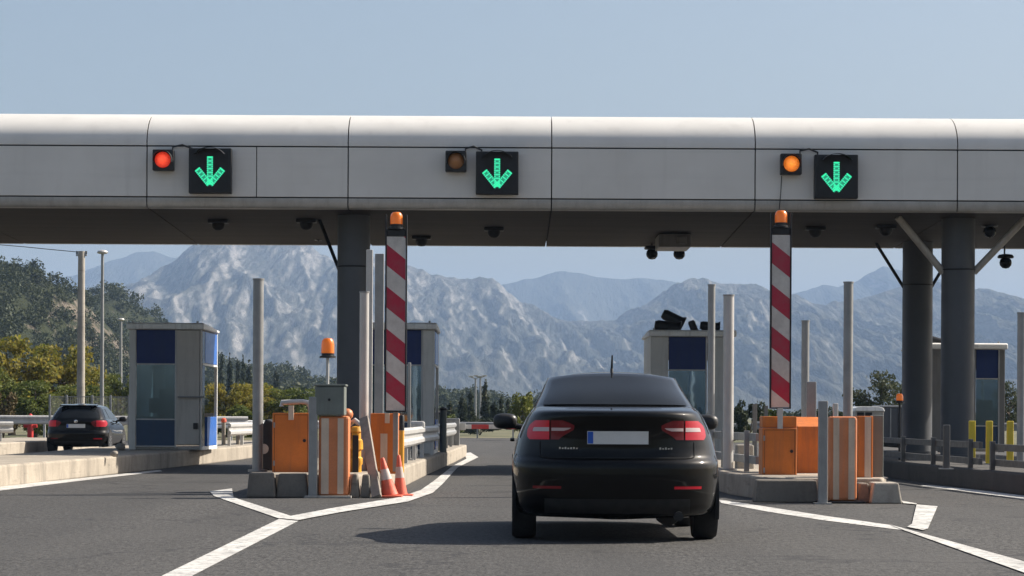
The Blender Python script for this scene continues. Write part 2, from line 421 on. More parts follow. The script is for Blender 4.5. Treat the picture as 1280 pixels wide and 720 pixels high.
band([(0, 900 - 26), (203, 720), (349, 649)], [(45, 900 - 26), (241, 720), (373, 651.5)], 'wide white line running up to the fork before the left island')
band([(349, 649), (268, 621), (262, 615)], [(371, 648.2), (292, 622.5), (290, 611)], 'short white branch of the fork left of the orange barrier', .0085)
band([(349, 649), (420, 635.5), (500, 622.5), (526, 613.5), (541, 603), (566, 583), (583, 574), (580, 567)], [(373, 651.5), (425, 641.5), (510, 628), (541, 617), (553, 606), (572, 585), (598, 572), (588, 566)], 'white edge line curving round the right side of the left island', .0126)
band([(897, 624.5), (960, 634), (1030, 645), (1112, 656.5)], [(902, 629), (960, 640), (1028, 650.5), (1128, 663)], 'thin white line from the sedan to the right fork')
band([(1112, 656.5), (1280, 703), (1500, 765)], [(1128, 663), (1280, 717), (1500, 792)], 'wide white line leaving the right fork toward the camera', .0085)
band([(1127, 627), (1146, 630.5), (1140, 656), (1134, 660)], [(1129, 630), (1172, 634), (1160, 662), (1154, 664)], 'white hooked branch beside the right concrete block', .0126)
band([(-160, 629), (0, 608), (110, 597), (200, 587.5)], [(-160, 635), (0, 613.5), (110, 600), (203, 589.3)], 'thin white edge line below the left kerb')
band([(1161, 606.5), (1220, 612.5), (1290, 621)], [(1150, 607.5), (1215, 615.5), (1290, 626)], 'faint white edge line below the dark right kerb')

def island(name, pts, h, label, mat='kerb_concrete'):
    o = MB().prism([(x, y, -.02) for x, y in pts], (0, 0, h + .02)).build(name, mat, bevel=.035)
    structure(o, label); return o
island('traffic_island', [(-7.75, 30), (-7.42, 37.5), (-7.05, 46), (-6.75, 53), (-6.45, 60), (-6.35, 72), (-6.9, 74), (-8.9, 74), (-9.25, 60), (-9.25, 30)], .32, 'raised concrete island carrying the leftmost blue booth')
island('traffic_island', [(-3.42, 34.0), (-3.30, 33.4), (-2.05, 33.4), (-1.9, 34.0), (-1.62, 38), (-1.5, 48), (-1.32, 58), (-1.2, 68), (-1.7, 70), (-3.1, 70), (-3.5, 60), (-3.5, 36)], .30, 'raised concrete island behind the left orange barrier')
island('traffic_island', [(3.02, 35.5), (3.25, 33.2), (3.6, 32.6), (4.72, 32.6), (4.9, 33.5), (4.8, 40), (4.75, 68), (4.2, 70), (3.0, 68), (2.9, 42)], .30, 'raised concrete island behind the right orange barrier')
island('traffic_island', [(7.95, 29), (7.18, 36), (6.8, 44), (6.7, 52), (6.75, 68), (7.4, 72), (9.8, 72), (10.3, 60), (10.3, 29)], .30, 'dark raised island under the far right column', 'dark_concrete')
island('traffic_island', [(-13.4, 52), (-13.0, 64), (-12.9, 80), (-15.5, 80), (-15.5, 52)], .32, 'raised concrete kerb at the far left edge')

# ---------------------------------------------------------------- canopy
GD = 48.7
def canopy():
    root = thing('toll_canopy', 'long pale metal toll canopy with rounded top spanning all lanes', 'canopy', (0, GD, 0))
    zt, zs, zb, z0 = 6.90, 6.175, 5.205, 5.0
    joints = [sx(x, GD, 220) for x in (183.5, 435, 689.5, 944, 1197)]
    pitch = (joints[-1] - joints[0]) / 4
    xs = [joints[0] - pitch * 2, joints[0] - pitch] + joints + [joints[-1] + pitch, joints[-1] + 2 * pitch]
    g = .011; yb = 56.8
    arc = [(GD + .0, zs + .012)] + [(GD + .62 - .62 * math.sin(a) ** .9 if a < PI / 2 else GD, 0) for a in ()]
    # bullnose: front vertical then rounding back to the top
    arc = [(GD, zs + .012), (GD, zs + .05)]
    for k in range(1, 13):
        a = k / 12 * PI / 2
        arc.append((GD + 1.25 * (1 - math.cos(a)), zs + .05 + (zt - zs - .05) * math.sin(a)))
    arc += [(GD + 2.0, zt + .02), (GD + 2.0, zt - .05)]
    inner = [(GD + .05, zs + .012)] 
    for i in range(len(xs) - 1):
        a, b = xs[i] + g, xs[i + 1] - g
        poly = [(a, y, z) for y, z in arc] + [(a, GD + .2, zs + .012)]
        MB().prism(poly, (b - a, 0, 0)).build('cornice_panel', 'canopy_metal', root, True)
        cuts = [a, b]
        if i == 2: cuts = [a, sx(320.5, GD, 220), b]
        for u, w in zip(cuts[:-1], cuts[1:]):
            e = 0 if u == a else .008
            e2 = 0 if w == b else .008
            MB().box((u + e, GD + .012, zb + .012), (w - e2, GD + .06, zs - .012)).build('fascia_panel', 'canopy_metal', root, bevel=.008)
        # rolled lower trim
        pr = []
        for k in range(7):
            t = k / 6 * PI / 2
            pr.append((GD + .09 * (1 - math.cos(t)) - .0, zb - .012 - (zb - z0 - .012) * math.sin(t)))
        pr = [(GD + .005, zb - .012)] + pr[1:] + [(GD + .3, z0), (GD + .3, zb - .012)]
        MB().prism([(a, y, z) for y, z in pr], (b - a, 0, 0)).build('lower_trim', 'trim_metal', root, True)
        # soffit with slightly dipping rear
        MB().prism([(a, GD + .31, z0 + .01), (a, yb - .1, 4.84), (a, yb - .1, 4.9), (a, GD + .31, z0 + .07)], (b - a, 0, 0)).build('soffit_panel', 'soffit_metal', root)
        MB().box((a, yb - .09, 4.83), (b, yb, 6.6)).build('rear_fascia', 'canopy_metal', root, bevel=.01)
    x0, x1 = xs[0] + .02, xs[-1] - .02
    MB().prism([(x0, GD + .11, zs + .1), (x0, GD + .11, z0 + .12), (x0, yb - .12, 4.95), (x0, yb - .12, 6.5), (x0, GD + 1.9, zt - .08)], (x1 - x0, 0, 0)).build('roof_deck', 'dark_gap', root)
    def column(px, D, zcol, dia, braces):
        X = sx(px, D, 450)
        c = MB().cyl((X, D, 0.29), (X, D, 4.98), dia / 2, n=40).build('column', 'column_paint', root, True)
        MB().cyl((X, D, .30), (X, D, .36), dia / 2 + .12, n=40).build('foot_flange', 'column_paint', c, True)
        MB().tube([(X + (dia / 2 + .004) * math.cos(a), D + (dia / 2 + .004) * math.sin(a), zcol) for a in np.linspace(0, 2 * PI, 41)], .014, 6).build('seam_ring', 'black_metal', c, True)
        for dx, dy in braces:
            s = 1 if dx > 0 else -1
            MB().tube([(X + s * dia * .46, D + dy * .1, zcol - .05), (X + dx, D + dy, 4.98)], .07 if X > 0 and D < 52 else .035, 12).build('brace', 'grey_panel' if X > 0 and D < 52 else 'black_metal', c, True)
        return X
    column(441.5, 50.2, 3.98, .64, [(-.75, .9)])
    column(1197, 50.2, 3.98, .65, [(-1.25, -.4), (1.25, -.4)])
    column(1146.5, 55.4, 3.95, .65, [(-.95, .2), (.95, .2)])
    return root
canopy()

# ---------------------------------------------------------------- lane signals on the fascia
def signal(pxc, pyc, lens, label, hood=True):
    c = at(pxc, pyc, GD - .12)
    t = thing('signal_lamp', label, 'signal lamp', c, 'small square signal lamps on the canopy', local=True)
    MB().box((-.20, -.10, -.20), (.20, .095, .20)).build('housing', 'black_plastic', t, bevel=.02)
    MB().box((-.10, .10, -.10), (.10, .118, .10)).build('bracket', 'grey_panel', t)
    MB().lathe((0, -.105, -.0), [(.145, .0), (.152, -.02), (.13, -.045), (.075, -.065), (.0, -.072)], 28, 'Y').build('lens', lens, t, True)
    # half-round visor
    mb = MB(); rows = []
    for y, r in ((-.10, .185), (-.26, .175)):
        rows.append([(r * math.cos(a), y, r * math.sin(a)) for a in np.linspace(-.08 * PI, 1.08 * PI, 25)])
    for y, r in ((-.26, .168), (-.10, .176)):
        rows.append([(r * math.cos(a), y, r * math.sin(a)) for a in np.linspace(-.08 * PI, 1.08 * PI, 25)])
    mb.grid(rows); mb.build('visor', 'black_plastic', t, True)
    return t
signal(204.5, 200.5, 'red_lens', 'small signal lamp glowing red beside the leftmost green arrow')
signal(570, 202, 'amber_off_lens', 'small unlit brown signal lamp beside the middle green arrow')
signal(988.5, 205.5, 'amber_on_lens', 'small signal lamp glowing orange beside the rightmost green arrow')

def arrow_sign(x0, x1, y0, y1, label):
    D = GD - .16
    a, b = at(x0, y0, D), at(x1, y1, D)
    w, h = (b.x - a.x), (a.z - b.z); c = Vector(((a.x + b.x) / 2, D, (a.z + b.z) / 2))
    t = thing('arrow_sign', label, 'lane signal', c, 'green down arrow signs on the canopy', local=True)
    MB().box((-w / 2, -.07, -h / 2), (w / 2, .12, h / 2)).build('housing', 'black_plastic', t, bevel=.015)
    MB().box((-w / 2 + .05, -.078, -h / 2 + .05), (w / 2 - .05, -.072, h / 2 - .05)).build('face', 'black_metal', t)
    MB().box((-.25, .12, -.2), (.25, .158, .2)).build('bracket', 'grey_panel', t)
    rows = []
    for y, r in ((-.07, .36), (-.30, .34), (-.30, .33), (-.07, .35)):
        rows.append([(r * math.cos(q), y, h / 2 - .29 + r * .86 * math.sin(q)) for q in np.linspace(.2 * PI, .8 * PI, 21)])
    MB().grid(rows).build('visor', 'black_plastic', t, True)
    # arrow built from LEDs along a bordered outline: shaft + two barbs
    s = w / .82
    mb = MB(); dots = []
    def seg(p, q, half, step=.036):
        p, q = Vector(p), Vector(q); L = (q - p).length; d = (q - p) / L; n = Vector((-d.y, d.x))
        k = max(2, int(L / step))
        for i in range(k + 1):
            for o in (-1, -.33, .33, 1):
                if abs(o) < .5 and i % 2: continue
                dots.append(p + d * (L * i / k) + n * half * o)
        for o in (-.66, 0, .66): dots.append(p + n * half * o); dots.append(q + n * half * o)
    seg((0, .27), (0, -.24), .043); seg((-.235, .03), (-.02, -.235), .045); seg((.235, .03), (.02, -.235), .045)
    for d in dots:
        x, z = d.x * s, d.y * s - .012
        r = .0165 * s
        vs = [(x + r * math.cos(2 * PI * k / 8), -.083, z + r * math.sin(2 * PI * k / 8)) for k in range(8)]
        mb.prism(vs, (0, .006, 0))
    o = mb.build('arrow_light', 'led_green', t); o['label'] = 'green lit arrow of small lights pointing down'
    # dim lit panel of the arrow between the lights
    mb = MB()
    for p, q, hw in (((0, .28), (0, -.22), .05), ((-.25, .045), (0, -.26), .055), ((.25, .045), (0, -.26), .055)):
        p, q = Vector(p) * s, Vector(q) * s; d = (q - p).normalized(); n = Vector((-d.y, d.x)) * hw * s
        yy = -.0795 + .0006 * len(mb.f) / 6
        mb.prism([(v.x, yy, v.y - .012) for v in (p + n, q + n, q - n, p - n)], (0, .0004, 0))
    mb.build('arrow_back', 'led_back', t)
    return t
glow('led_back', (.02, .6, .32), .26, (.01, .10, .06))
arrow_sign(236.5, 289.5, 185.5, 242, 'black arrow sign nearest the glowing red lamp on the left')
arrow_sign(595, 648, 189.5, 243.5, 'black arrow sign beside the unlit lamp above the centre lane')
arrow_sign(1018, 1072, 193.5, 248.5, 'black arrow sign beside the glowing orange lamp on the right')
for (x0, x1, y, lb) in ((216, 240, 183.5, 'short black cable above the red signal lamp'), (582, 602, 185.5, 'short black cable above the unlit signal lamp'), (1000, 1022, 188.5, 'short black cable above the orange signal lamp')):
    a = at(x0, y, GD - .04); b = at(x1, y + 2, GD - .04)
    tag(MB().tube([a + Vector((0, .0, -.12)), a, a.lerp(b, .5) + Vector((0, -.02, .05)), b, b + Vector((0, 0, -.15))], .018, 8).build('cable', 'wire', smooth=True), lb, 'cable')
tag(MB().tube([at(977, 220, GD - .03), at(976, 240, GD - .035), at(974.5, 256, GD - .04), at(974, 262, GD - .02)], .009, 6).build('cable', 'wire', smooth=True), 'thin cable hanging from the orange lamp down to the trim', 'cable')

# ---------------------------------------------------------------- fixtures under the soffit
def soff(D): return 5.01 - (D - 49.0) * (.17 / 7.7)
def ceiling_lamp(px, py, D, label):
    X = sx(px, D, py); z = soff(D)
    t = thing('ceiling_lamp', label, 'ceiling lamp', (X, D, z), 'lamps hanging under the canopy', local=True)
    MB().box((-.20, -.16, -.07), (.20, .16, .0)).build('mount', 'black_metal', t, bevel=.015)
    MB().lathe((0, 0, -.07), [(.13, 0), (.135, -.04), (.115, -.10), (.07, -.14), (.0, -.15)], 20).build('lamp_shade', 'black_metal', t, True)
ceiling_lamp(273, 273, 51.2, 'dark lamp under the canopy below the leftmost green arrow')
ceiling_lamp(617.5, 280, 52.5, 'dark lamp under the canopy below the centre arrow')
ceiling_lamp(1019, 283, 52.0, 'dark lamp under the canopy right of the striped post at right')
ceiling_lamp(1107, 286, 51.6, 'dark lamp under the canopy left of the far right columns')
ceiling_lamp(527, 293, 54.5, 'dark lamp under the canopy right of the left striped post')
ceiling_lamp(383, 274, 51.0, 'dark lamp under the canopy close left of the left column')
def camera_unit(px, py, D, label, drop, name='security_camera'):
    p = at(px, py, D); zc = soff(D)
    t = thing(name, label, 'security camera', (p.x, D, p.z), 'cameras hanging from the canopy', local=True)
    MB().cyl((0, .12, .06), (0, .12, zc - p.z), .018, n=8).build('hanger', 'black_metal', t, True)
    MB().lathe((0, 0, .07), [(.16, .0), (.175, .03), (.14, .075), (.05, .09)], 20).build('hood', 'black_plastic', t, True)
    MB().box((-.04, .05, .04), (.04, .2, .16)).build('bracket', 'black_metal', t)
    MB().lathe((0, 0, -.02), [(.0, -.13), (.07, -.115), (.12, -.06), (.13, 0), (.115, .06), (.07, .095)], 20).build('dome', 'car_glass', t, True)
camera_unit(815, 316, 55.9, 'left one of the paired dome cameras under the canopy above the sedan', .3)
camera_unit(849, 316, 55.9, 'right one of the paired dome cameras under the canopy above the sedan', .3)
camera_unit(1257, 327, 54.0, 'lone dome camera hanging right of the far right column', .3)
camera_unit(398, 293, 55.5, 'dome camera tucked under the canopy left of the left column', .3)
tag(MB().box((sx(822, 54, 280), 53.5, soff(54) - .28), (sx(862, 54, 280), 54.9, soff(54) - .005)).box((sx(843, 54, 280), 53.4, soff(54) - .22), (sx(856, 54, 280), 53.49, soff(54) - .06)).build('junction_box', 'grey_dim', bevel=.02), 'pale service box under the canopy above the paired cameras', 'junction box')
camera_unit(1237, 288, 51.5, 'dome camera beside the right brace of the front right column', .3)

# ---------------------------------------------------------------- posts
def beacon(t, c, r=.095, h=.20, lens='amber_lens', base_h=.07):
    c = Vector(c)
    MB().lathe(c, [(r * 1.25, 0), (r * 1.25, base_h * .35), (r * .95, base_h * .5), (r * .95, base_h)], 20).build('beacon_base', 'black_plastic', t, True)
    MB().lathe(c + Vector((0, 0, base_h)), [(r, 0), (r * 1.0, h * .55), (r * .9, h * .8), (r * .6, h * .96), (.0, h)], 24).build('beacon_dome', lens, t, True)
def hazard_post(px, y0, y1, D, label, pw):
    X = sx(px, D, 400); zt, zb = sz(px, y0, D), sz(px, y1, D)
    t = thing('hazard_post', label, 'striped post', (X, D, .30), 'red and white striped height posts', local=True)
    zt -= .3; zb -= .3; hw = pw / 2
    # board origin at its own centre so the tape runs the same on both
    b = MB().box((-hw, -.018, -(zt - zb) / 2), (hw, .018, (zt - zb) / 2)).build('striped_board', 'hazard_tape', t)
    b.location = (0, -.03, (zt + zb) / 2)
    e = .022
    f = MB().box((-hw - e, -.06, zb - e), (-hw - .003, .03, zt + .30)).box((hw + .003, -.06, zb - e), (hw + e, .03, zt + .30)).box((-hw - .002, -.06, zb - e), (hw + .002, .03, zb - .003))
    f.build('frame', 'black_metal', t, bevel=.004)
    MB().box((-.035, .02, -.0), (.035, .09, zt)).build('post', 'galvanised', t, bevel=.006)
    MB().box((-hw - .001, -.05, zt + .004), (hw + .001, .03, zt + .10)).build('beacon_shelf', 'black_plastic', t, bevel=.01)
    beacon(t, (0, -.02, zt + .10), .085, .17)
hazard_post(495, 296, 513, 35.0, 'tall red and white striped post with beacon beside the traffic cones', .255)
hazard_post(975.5, 294, 509, 35.0, 'tall red and white striped post with beacon above the right orange panel', .245)

def round_pole(px, ytop, D, dia, label, mat='pale_steel', zb=.30, cat='pole', ybot=None):
    X = sx(px, D, 480); z = sz(px, ytop, D)
    mb = MB().cyl((X, D, zb - .01), (X, D, z), dia / 2, n=24)
    t = thing('steel_pole', label, cat, (X, D, zb), 'tall steel poles on the islands')
    mb.build('shaft', mat, t, True)
    MB().cyl((X, D, z + .001), (X, D, z + .02), dia / 2 + .008, n=24).build('cap', 'galvanised', t, True)
    MB().cyl((X, D, zb), (X, D, zb + .025), dia / 2 + .06, n=20).build('foot_plate', 'galvanised', t, True)
round_pole(322.5, 350, 34.7, .145, 'tall round grey pole at the left end of the left island', 'galvanised')
round_pole(455, 366, 35.6, .13, 'pale round pole in front of the left canopy column')
round_pole(910.5, 370, 37.2, .155, 'thick white round pole right of the sedan, before the booth')
round_pole(889, 357, 40.5, .115, 'thin grey round pole just left of the thick white pole by the booth', 'galvanised')
round_pole(1060, 354, 33.6, .125, 'tall round pole rising from the right orange column', 'galvanised')
round_pole(1006.5, 402, 41.0, .125, 'dark grey round pole right of the right striped post', 'galvanised')
round_pole(1276.5, 392, 40.5, .13, 'grey pole cut by the right picture edge', 'galvanised')
def flat_post(px, w, ytop, D, label, mat, zb=.30, depth=.08, cap=None):
    X = sx(px, D, 480); z = sz(px, ytop, D)
    t = thing('steel_post', label, 'post', (X, D, zb), 'flat steel posts on the islands')
    MB().box((X - w / 2, D, zb - .005), (X + w / 2, D + depth, z)).build('upright', mat, t, bevel=.012)
    MB().box((X - w / 2 - .05, D - .06, zb), (X + w / 2 + .05, D + depth + .06, zb + .018)).build('foot_plate', 'galvanised', t)
flat_post(461, .11, 312, 42.0, 'pale flat post reaching the canopy right of the left column', 'pale_steel')
flat_post(473.5, .145, 317, 41.0, 'wide grey flat post between the left column and striped post', 'galvanised')
flat_post(391.5, .115, 496, 33.0, 'short grey flat post left of the striped orange barrier column', 'galvanised', 0.0)
flat_post(1029.5, .115, 501, 31.6, 'short grey flat post left of the right orange column', 'galvanised', 0.0)
flat_post(1014.5, .14, 477, 36.5, 'stubby grey flat post behind the right orange barrier', 'galvanised')
flat_post(1098, .145, 519, 33.3, 'green grey flat panel post at the right end of the right barrier', 'green_grey', .28, .25)
flat_post(511.5, .055, 453, 44.0, 'thin grey post right of the left striped post', 'galvanised')
flat_post(1045, .065, 504, 34.2, 'thin pale stub post behind the right orange column', 'pale_steel')
flat_post(944, .08, 505, 47.0, 'weathered stub post on the left behind the right orange panel', 'weathered_wood')
flat_post(958, .07, 507, 49.0, 'weathered stub post right behind the right orange panel', 'weathered_wood')
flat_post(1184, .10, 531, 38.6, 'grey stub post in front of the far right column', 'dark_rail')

# yellow posts behind the right rail
for px, lb in ((1215, 'leftmost of the three yellow posts behind the right rail'), (1236.5, 'middle of the three yellow posts behind the right rail'), (1262.5, 'rightmost of the three yellow posts behind the right rail')):
    D = 43.0; X = sx(px, D, 550)
    t = thing('yellow_bollard', lb, 'bollard', (X, D, .3), 'yellow posts behind the right rail', local=True)
    MB().box((-.055, -.04, 0), (.055, .04, .73)).build('post', 'yellow_paint', t, bevel=.015)
    MB().box((-.09, -.08, 0), (.09, .08, .015)).build('foot_plate', 'galvanised', t)

# ---------------------------------------------------------------- orange barriers
def fittings(t, x0, x1, z0, z1, D):
    for q in (.18, .8):
        MB().box((x0 + .012, D - .016, z0 + q * (z1 - z0) - .035), (x0 + .035, D - .001, z0 + q * (z1 - z0) + .035)).build('hinge', 'galvanised', t, bevel=.003)
    MB().lathe((x1 - .07, D, z0 + .55 * (z1 - z0)), [(.022, -.001), (.022, -.016), (.0, -.018)], 14, 'Y').build('lock', 'black_metal', t, True)
    g = MB(); e = .025
    g.box((x0 + e, D - .0015, z0 + e), (x1 - e, D + .002, z0 + e + .005)).box((x0 + e, D - .0015, z1 - e - .005), (x1 - e, D + .002, z1 - e)).box((x1 - e - .005, D - .0015, z0 + e + .006), (x1 - e, D + .002, z1 - e - .006)).box((x0 + e, D - .0015, z0 + e + .006), (x0 + e + .005, D + .002, z1 - e - .006))
    g.build('door_seam', 'dark_gap', t)
def box_px(x0, x1, y0, y1, D, depth, name, mat, parent=None, bevel=.012):
    a, b = at(x0, y0, D), at(x1, y1, D)
    return MB().box((a.x, D, b.z), (b.x, D + depth, a.z)).build(name, mat, parent, bevel=bevel)
# left striped column with control box and beacon
D = 33.05
t = thing('barrier_column', 'orange and white striped column with control box and amber beacon on top', 'barrier column', (sx(417, D, 560), D, 0))
X0, X1 = sx(398, D, 560), sx(436, D, 560); zt = sz(417, 520, D)
MB().box((X0, D, .03), (X1, D + .33, zt)).build('column_body', 'orange_stripe', t, bevel=.035)
for a, b in ((401.5, 411.0), (422.0, 429.5)):
    MB().box((sx(a, D, 560), D - .006, .05), (sx(b, D, 560), D + .02, zt - .03)).build('white_band', 'white_stripe', t)
MB().box((sx(382, D, 560), D - .12, .0), (sx(440, D, 560), D + .45, .03)).build('base_plate', 'grey_panel', t, bevel=.006)
bx = MB().box((sx(394, D, 500), D - .05, zt + .005), (sx(431, D, 500), D + .36, zt + .385)).build('control_box', 'green_grey', t, bevel=.02)
MB().box((sx(392.5, D, 500), D - .065, zt + .386), (sx(432.5, D, 500), D + .375, zt + .41)).build('box_lid', 'green_grey', bx, bevel=.006)
MB().cyl((sx(412, D, 500), D - .07, zt + .21), (sx(412, D, 500), D - .05, zt + .21), .018, n=12).build('lock', 'black_metal', bx, True)
bp = Vector((sx(408.5, D, 470), D + .15, zt + .41)); z1 = sz(408, 447, D)
MB().cyl(bp, (bp.x, bp.y, z1), .020, n=12).build('beacon_pole', 'pale_steel', t, True)
beacon(t, (bp.x, bp.y, z1), .085, .20, base_h=.06)
# orange cabinet left
D = 34.4
t = thing('orange_cabinet', 'plain orange steel cabinet on the left island between grey pole and striped column', 'cabinet', (sx(363, D, 560), D, .3))
box_px(340.5, 387, 516, 593, D, .45, 'cabinet_body', 'orange_paint', t)
box_px(360.5, 367, 507, 525, D - .03, .028, 'latch_plate', 'white_stripe', t, .003)
fittings(t, sx(340.5, 34.4, 560), sx(387, 34.4, 560), sz(363, 593, 34.4), sz(363, 516, 34.4), 34.4)
D2 = D + .2
MB().tube([at(352, 508, D2), at(352, 503, D2), at(378, 502, D2), at(385, 503, D2), at(388, 509, D2), at(388, 522, D2)], .034, 12).build('pipe_rail', 'pale_steel', t, True)
# dark casing behind the pole
D = 35.2
t = thing('barrier_motor', 'dark rounded motor casing behind the left grey pole', 'machine', (sx(331, D, 560), D, .3))
X0, X1 = sx(318, D, 560), sx(341, D, 560)
MB().prism([(X0, D, .29), (X1, D, .29), (X1, D, .98), (X1 - .10, D, 1.02), (X0 + .12, D, .95), (X0 + .03, D, .84), (X0, D, .7)], (0, .5, 0)).build('casing', 'black_metal', t, bevel=.03)
MB().cyl(((X0 + X1) / 2, D - .03, .60), ((X0 + X1) / 2, D - .002, .60), .07, n=20).build('axle_cover', 'grey_panel', t, True)
# orange bollard with ball head + yellow mechanism
D = 34.6
X = sx(433.5, D, 560)
t = thing('orange_bollard', 'slim orange post with round head right of the striped column', 'bollard', (X, D, .3))
MB().cyl((X, D, .29), (X, D, sz(433, 524, D)), .055, .05, 16).build('post', 'orange_stripe', t, True)
MB().lathe((X, D, sz(433, 524, D)), [(.05, 0), (.078, .03), (.085, .07), (.07, .115), (.035, .14), (0, .145)], 20).build('head', 'orange_stripe', t, True)
X = sx(445, D, 560)
t = thing('barrier_mechanism', 'yellow barrier mechanism with pale arm between the two orange cabinets', 'machine', (X, D, .3))
MB().lathe((X, D, .29), [(.075, 0), (.075, .10), (.09, .12), (.09, .2), (.07, .22), (.07, .30), (.095, .32), (.095, .44), (.065, .46), (.065, .54), (.085, .56), (.07, .62), (.0, .64)], 18).build('body', 'amber_yellow', t, True)
MB().tube([(X - .09, D + .1, .95), (X - .02, D + .05, 1.0), (X + .07, D, .93)], .035, 10).build('arm', 'pale_steel', t, True)
MB().box((X - .04, D - .13, .3), (X + .04, D - .09, .8)).build('guide', 'black_metal', t)
# right cabinet of the left island
D = 35.3
t = thing('orange_cabinet', 'orange steel cabinet with white upright stripe behind the traffic cones', 'cabinet', (sx(480, D, 560), D, .3))
box_px(463, 497.5, 516.5, 592.5, D, .5, 'cabinet_body', 'orange_paint', t)
box_px(475.5, 484, 542, 589, D - .006, .02, 'white_band', 'white_stripe', t, .002)
box_px(481, 487, 516.5, 529, D - .02, .018, 'latch_plate', 'white_stripe', t, .002)
# plank
a0, b0 = at(471, 622, 33.0), at(455, 523, 34.1)
a0.z = .012
d = (b0 - a0); ln = d.length; rot = d.to_track_quat('Z', 'Y').to_matrix()
mb = MB(); w2, t2 = .062, .03
rr = Matrix.Rotation(math.radians(-28), 3, 'Z')
mb.add([a0 + rot @ (rr @ Vector((sx_, sy_, 0)) + Vector((0, 0, q))) for q in (0, ln) for sx_, sy_ in ((-w2, -t2), (w2, -t2), (w2, t2), (-w2, t2))], [(0, 1, 2, 3), (4, 7, 6, 5), (0, 4, 5, 1), (1, 5, 6, 2), (2, 6, 7, 3), (3, 7, 4, 0)])
tag(mb.build('plank', 'weathered_wood', bevel=.006), 'weathered grey plank leaning on the left island nose', 'plank')
# yellow and black post
D = 34.9; X = sx(502, D, 550)
t = thing('marker_post', 'yellow post with black top beside the left guardrail', 'marker post', (X, D, .0), local=True)
MB().cyl((0, 0, .29), (0, 0, .865), .036, n=16).build('post', 'amber_yellow', t, True)
MB().lathe((0, 0, .866), [(.037, 0), (.037, .19), (.03, .205), (0, .207)], 16).build('cap', 'black_plastic', t, True)
# traffic cones
def cone(px, py, lean, label, h=.50, r=.115):
    p = gnd(px, py); t = thing('traffic_cone', label, 'traffic cone', p, 'orange traffic cones by the left island', local=True)
    MB().box((-.17, -.17, 0), (.17, .17, .03)).build('base', 'cone_orange', t, bevel=.012)
    tl = Matrix.Rotation(lean, 3, 'Y'); c = (0, 0, .028)
    MB().lathe(c, [(r, 0), (r * .93, .03), (r * .62, h * .44), (r * .24, h * .97), (r * .16, h), (0, h)], 24, tilt=tl).build('body', 'cone_orange', t, True)
    MB().lathe(c, [(r * .655, h * .42), (r * .645, h * .421), (r * .44, h * .70), (r * .43, h * .699)], 24, tilt=tl).build('white_band', 'cone_white', t, True)
    return t
cone(487, 622.0, -.20, 'faded orange traffic cone leaning toward the grey plank')
cone(500.5, 620.5, -.05, 'upright orange traffic cone beside the yellow marker post', .52, .095)
# loose concrete blocks at the noses
def block(px0, px1, y0, y1, D, depth, label, mat='concrete', taper=.03):
    a, b = at(px0, y0, D), at(px1, y1, D)
    z0, z1 = 0.0 if b.z < .1 else b.z, a.z
    vs = [(a.x, D, z0), (b.x, D, z0), (b.x, D + depth, z0), (a.x, D + depth, z0), (a.x + taper, D + taper, z1), (b.x - taper, D + taper, z1), (b.x - taper, D + depth - taper, z1), (a.x + taper, D + depth - taper, z1)]
    tag(MB().add(vs, [(3, 2, 1, 0), (4, 5, 6, 7), (0, 1, 5, 4), (1, 2, 6, 5), (2, 3, 7, 6), (3, 0, 4, 7)]).build('concrete_block', mat, bevel=.02), label, 'concrete block', 'loose concrete blocks before the islands')
block(308, 344, 591, 622, 33.0, .36, 'weathered concrete block at the left tip of the left island')
block(345, 385, 592, 621, 33.1, .27, 'stained concrete block under the plain orange cabinet')
block(437, 449, 592, 622, 33.08, .28, 'narrow concrete block right of the striped column')
block(450, 464, 593, 621, 33.1, .27, 'narrow concrete block behind the leaning plank')
block(1072, 1089, 604, 631, 32.15, .42, 'narrow dark concrete block right of the right orange column')
block(1089.5, 1128, 603.5, 632, 31.9, .62, 'squat pale concrete block at the tip of the right island', 'pale_concrete', .04)
block(944, 1024, 600, 624, 32.15, .42, 'long stained concrete block under the right orange panel')
block(921, 943, 556, 592, 38.2, .4, 'pale concrete stub behind the rail by the white pole', 'pale_concrete', .01)
# right column
D = 31.95
t = thing('barrier_column', 'orange and white striped column without box on the right island', 'barrier column', (sx(1054, D, 575), D, 0))
X0, X1 = sx(1037, D, 575), sx(1071.5, D, 575); zt = sz(1054, 520.5, D)
MB().box((X0, D, .03), (X1, D + .30, zt)).build('column_body', 'orange_stripe', t, bevel=.04)
for a, b in ((1041.5, 1049), (1060.5, 1068.5)):  # left band is a stripe; right band colours in the sunlit pole edge
    MB().box((sx(a, D, 575), D - .006, .05), (sx(b, D, 575), D + .02, zt - .02)).build('white_band', 'white_stripe', t)
MB().box((sx(1021, D, 575), D - .1, .004), (sx(1080, D, 575), D + .38, .03)).build('base_plate', 'black_metal', t, bevel=.006)
D = 34.3
t = thing('orange_cabinet', 'plain orange cabinet under the right striped post', 'cabinet', (sx(975, D, 560), D, .3))
box_px(953, 996, 535, 599.5, D, .5, 'cabinet_body', 'orange_paint', t)
fittings(t, sx(953, 34.3, 560), sx(996, 34.3, 560), sz(975, 599.5, 34.3), sz(975, 535, 34.3), 34.3)
box_px(953, 996, 520.5, 534.8, D + .03, .40, 'upper_plate', 'orange_paint', t)
box_px(972, 978.5, 510, 536, D - .02, .018, 'latch_plate', 'pale_steel', t, .002)
D = 35.4
t = thing('sloped_cabinet', 'orange cabinet with sloping sunlit lid behind the right grey post', 'cabinet', (sx(1015, D, 560), D, .3))
X0, X1 = sx(996.5, D, 560), sx(1036, D, 560)
MB().prism([(X0, D, .29), (X0, D + .9, .29), (X0, D + .9, sz(1000, 521, D + .9)), (X0, D, sz(1000, 533, D))], (X1 - X0, 0, 0)).build('cabinet_body', 'orange_paint', t, bevel=.012)
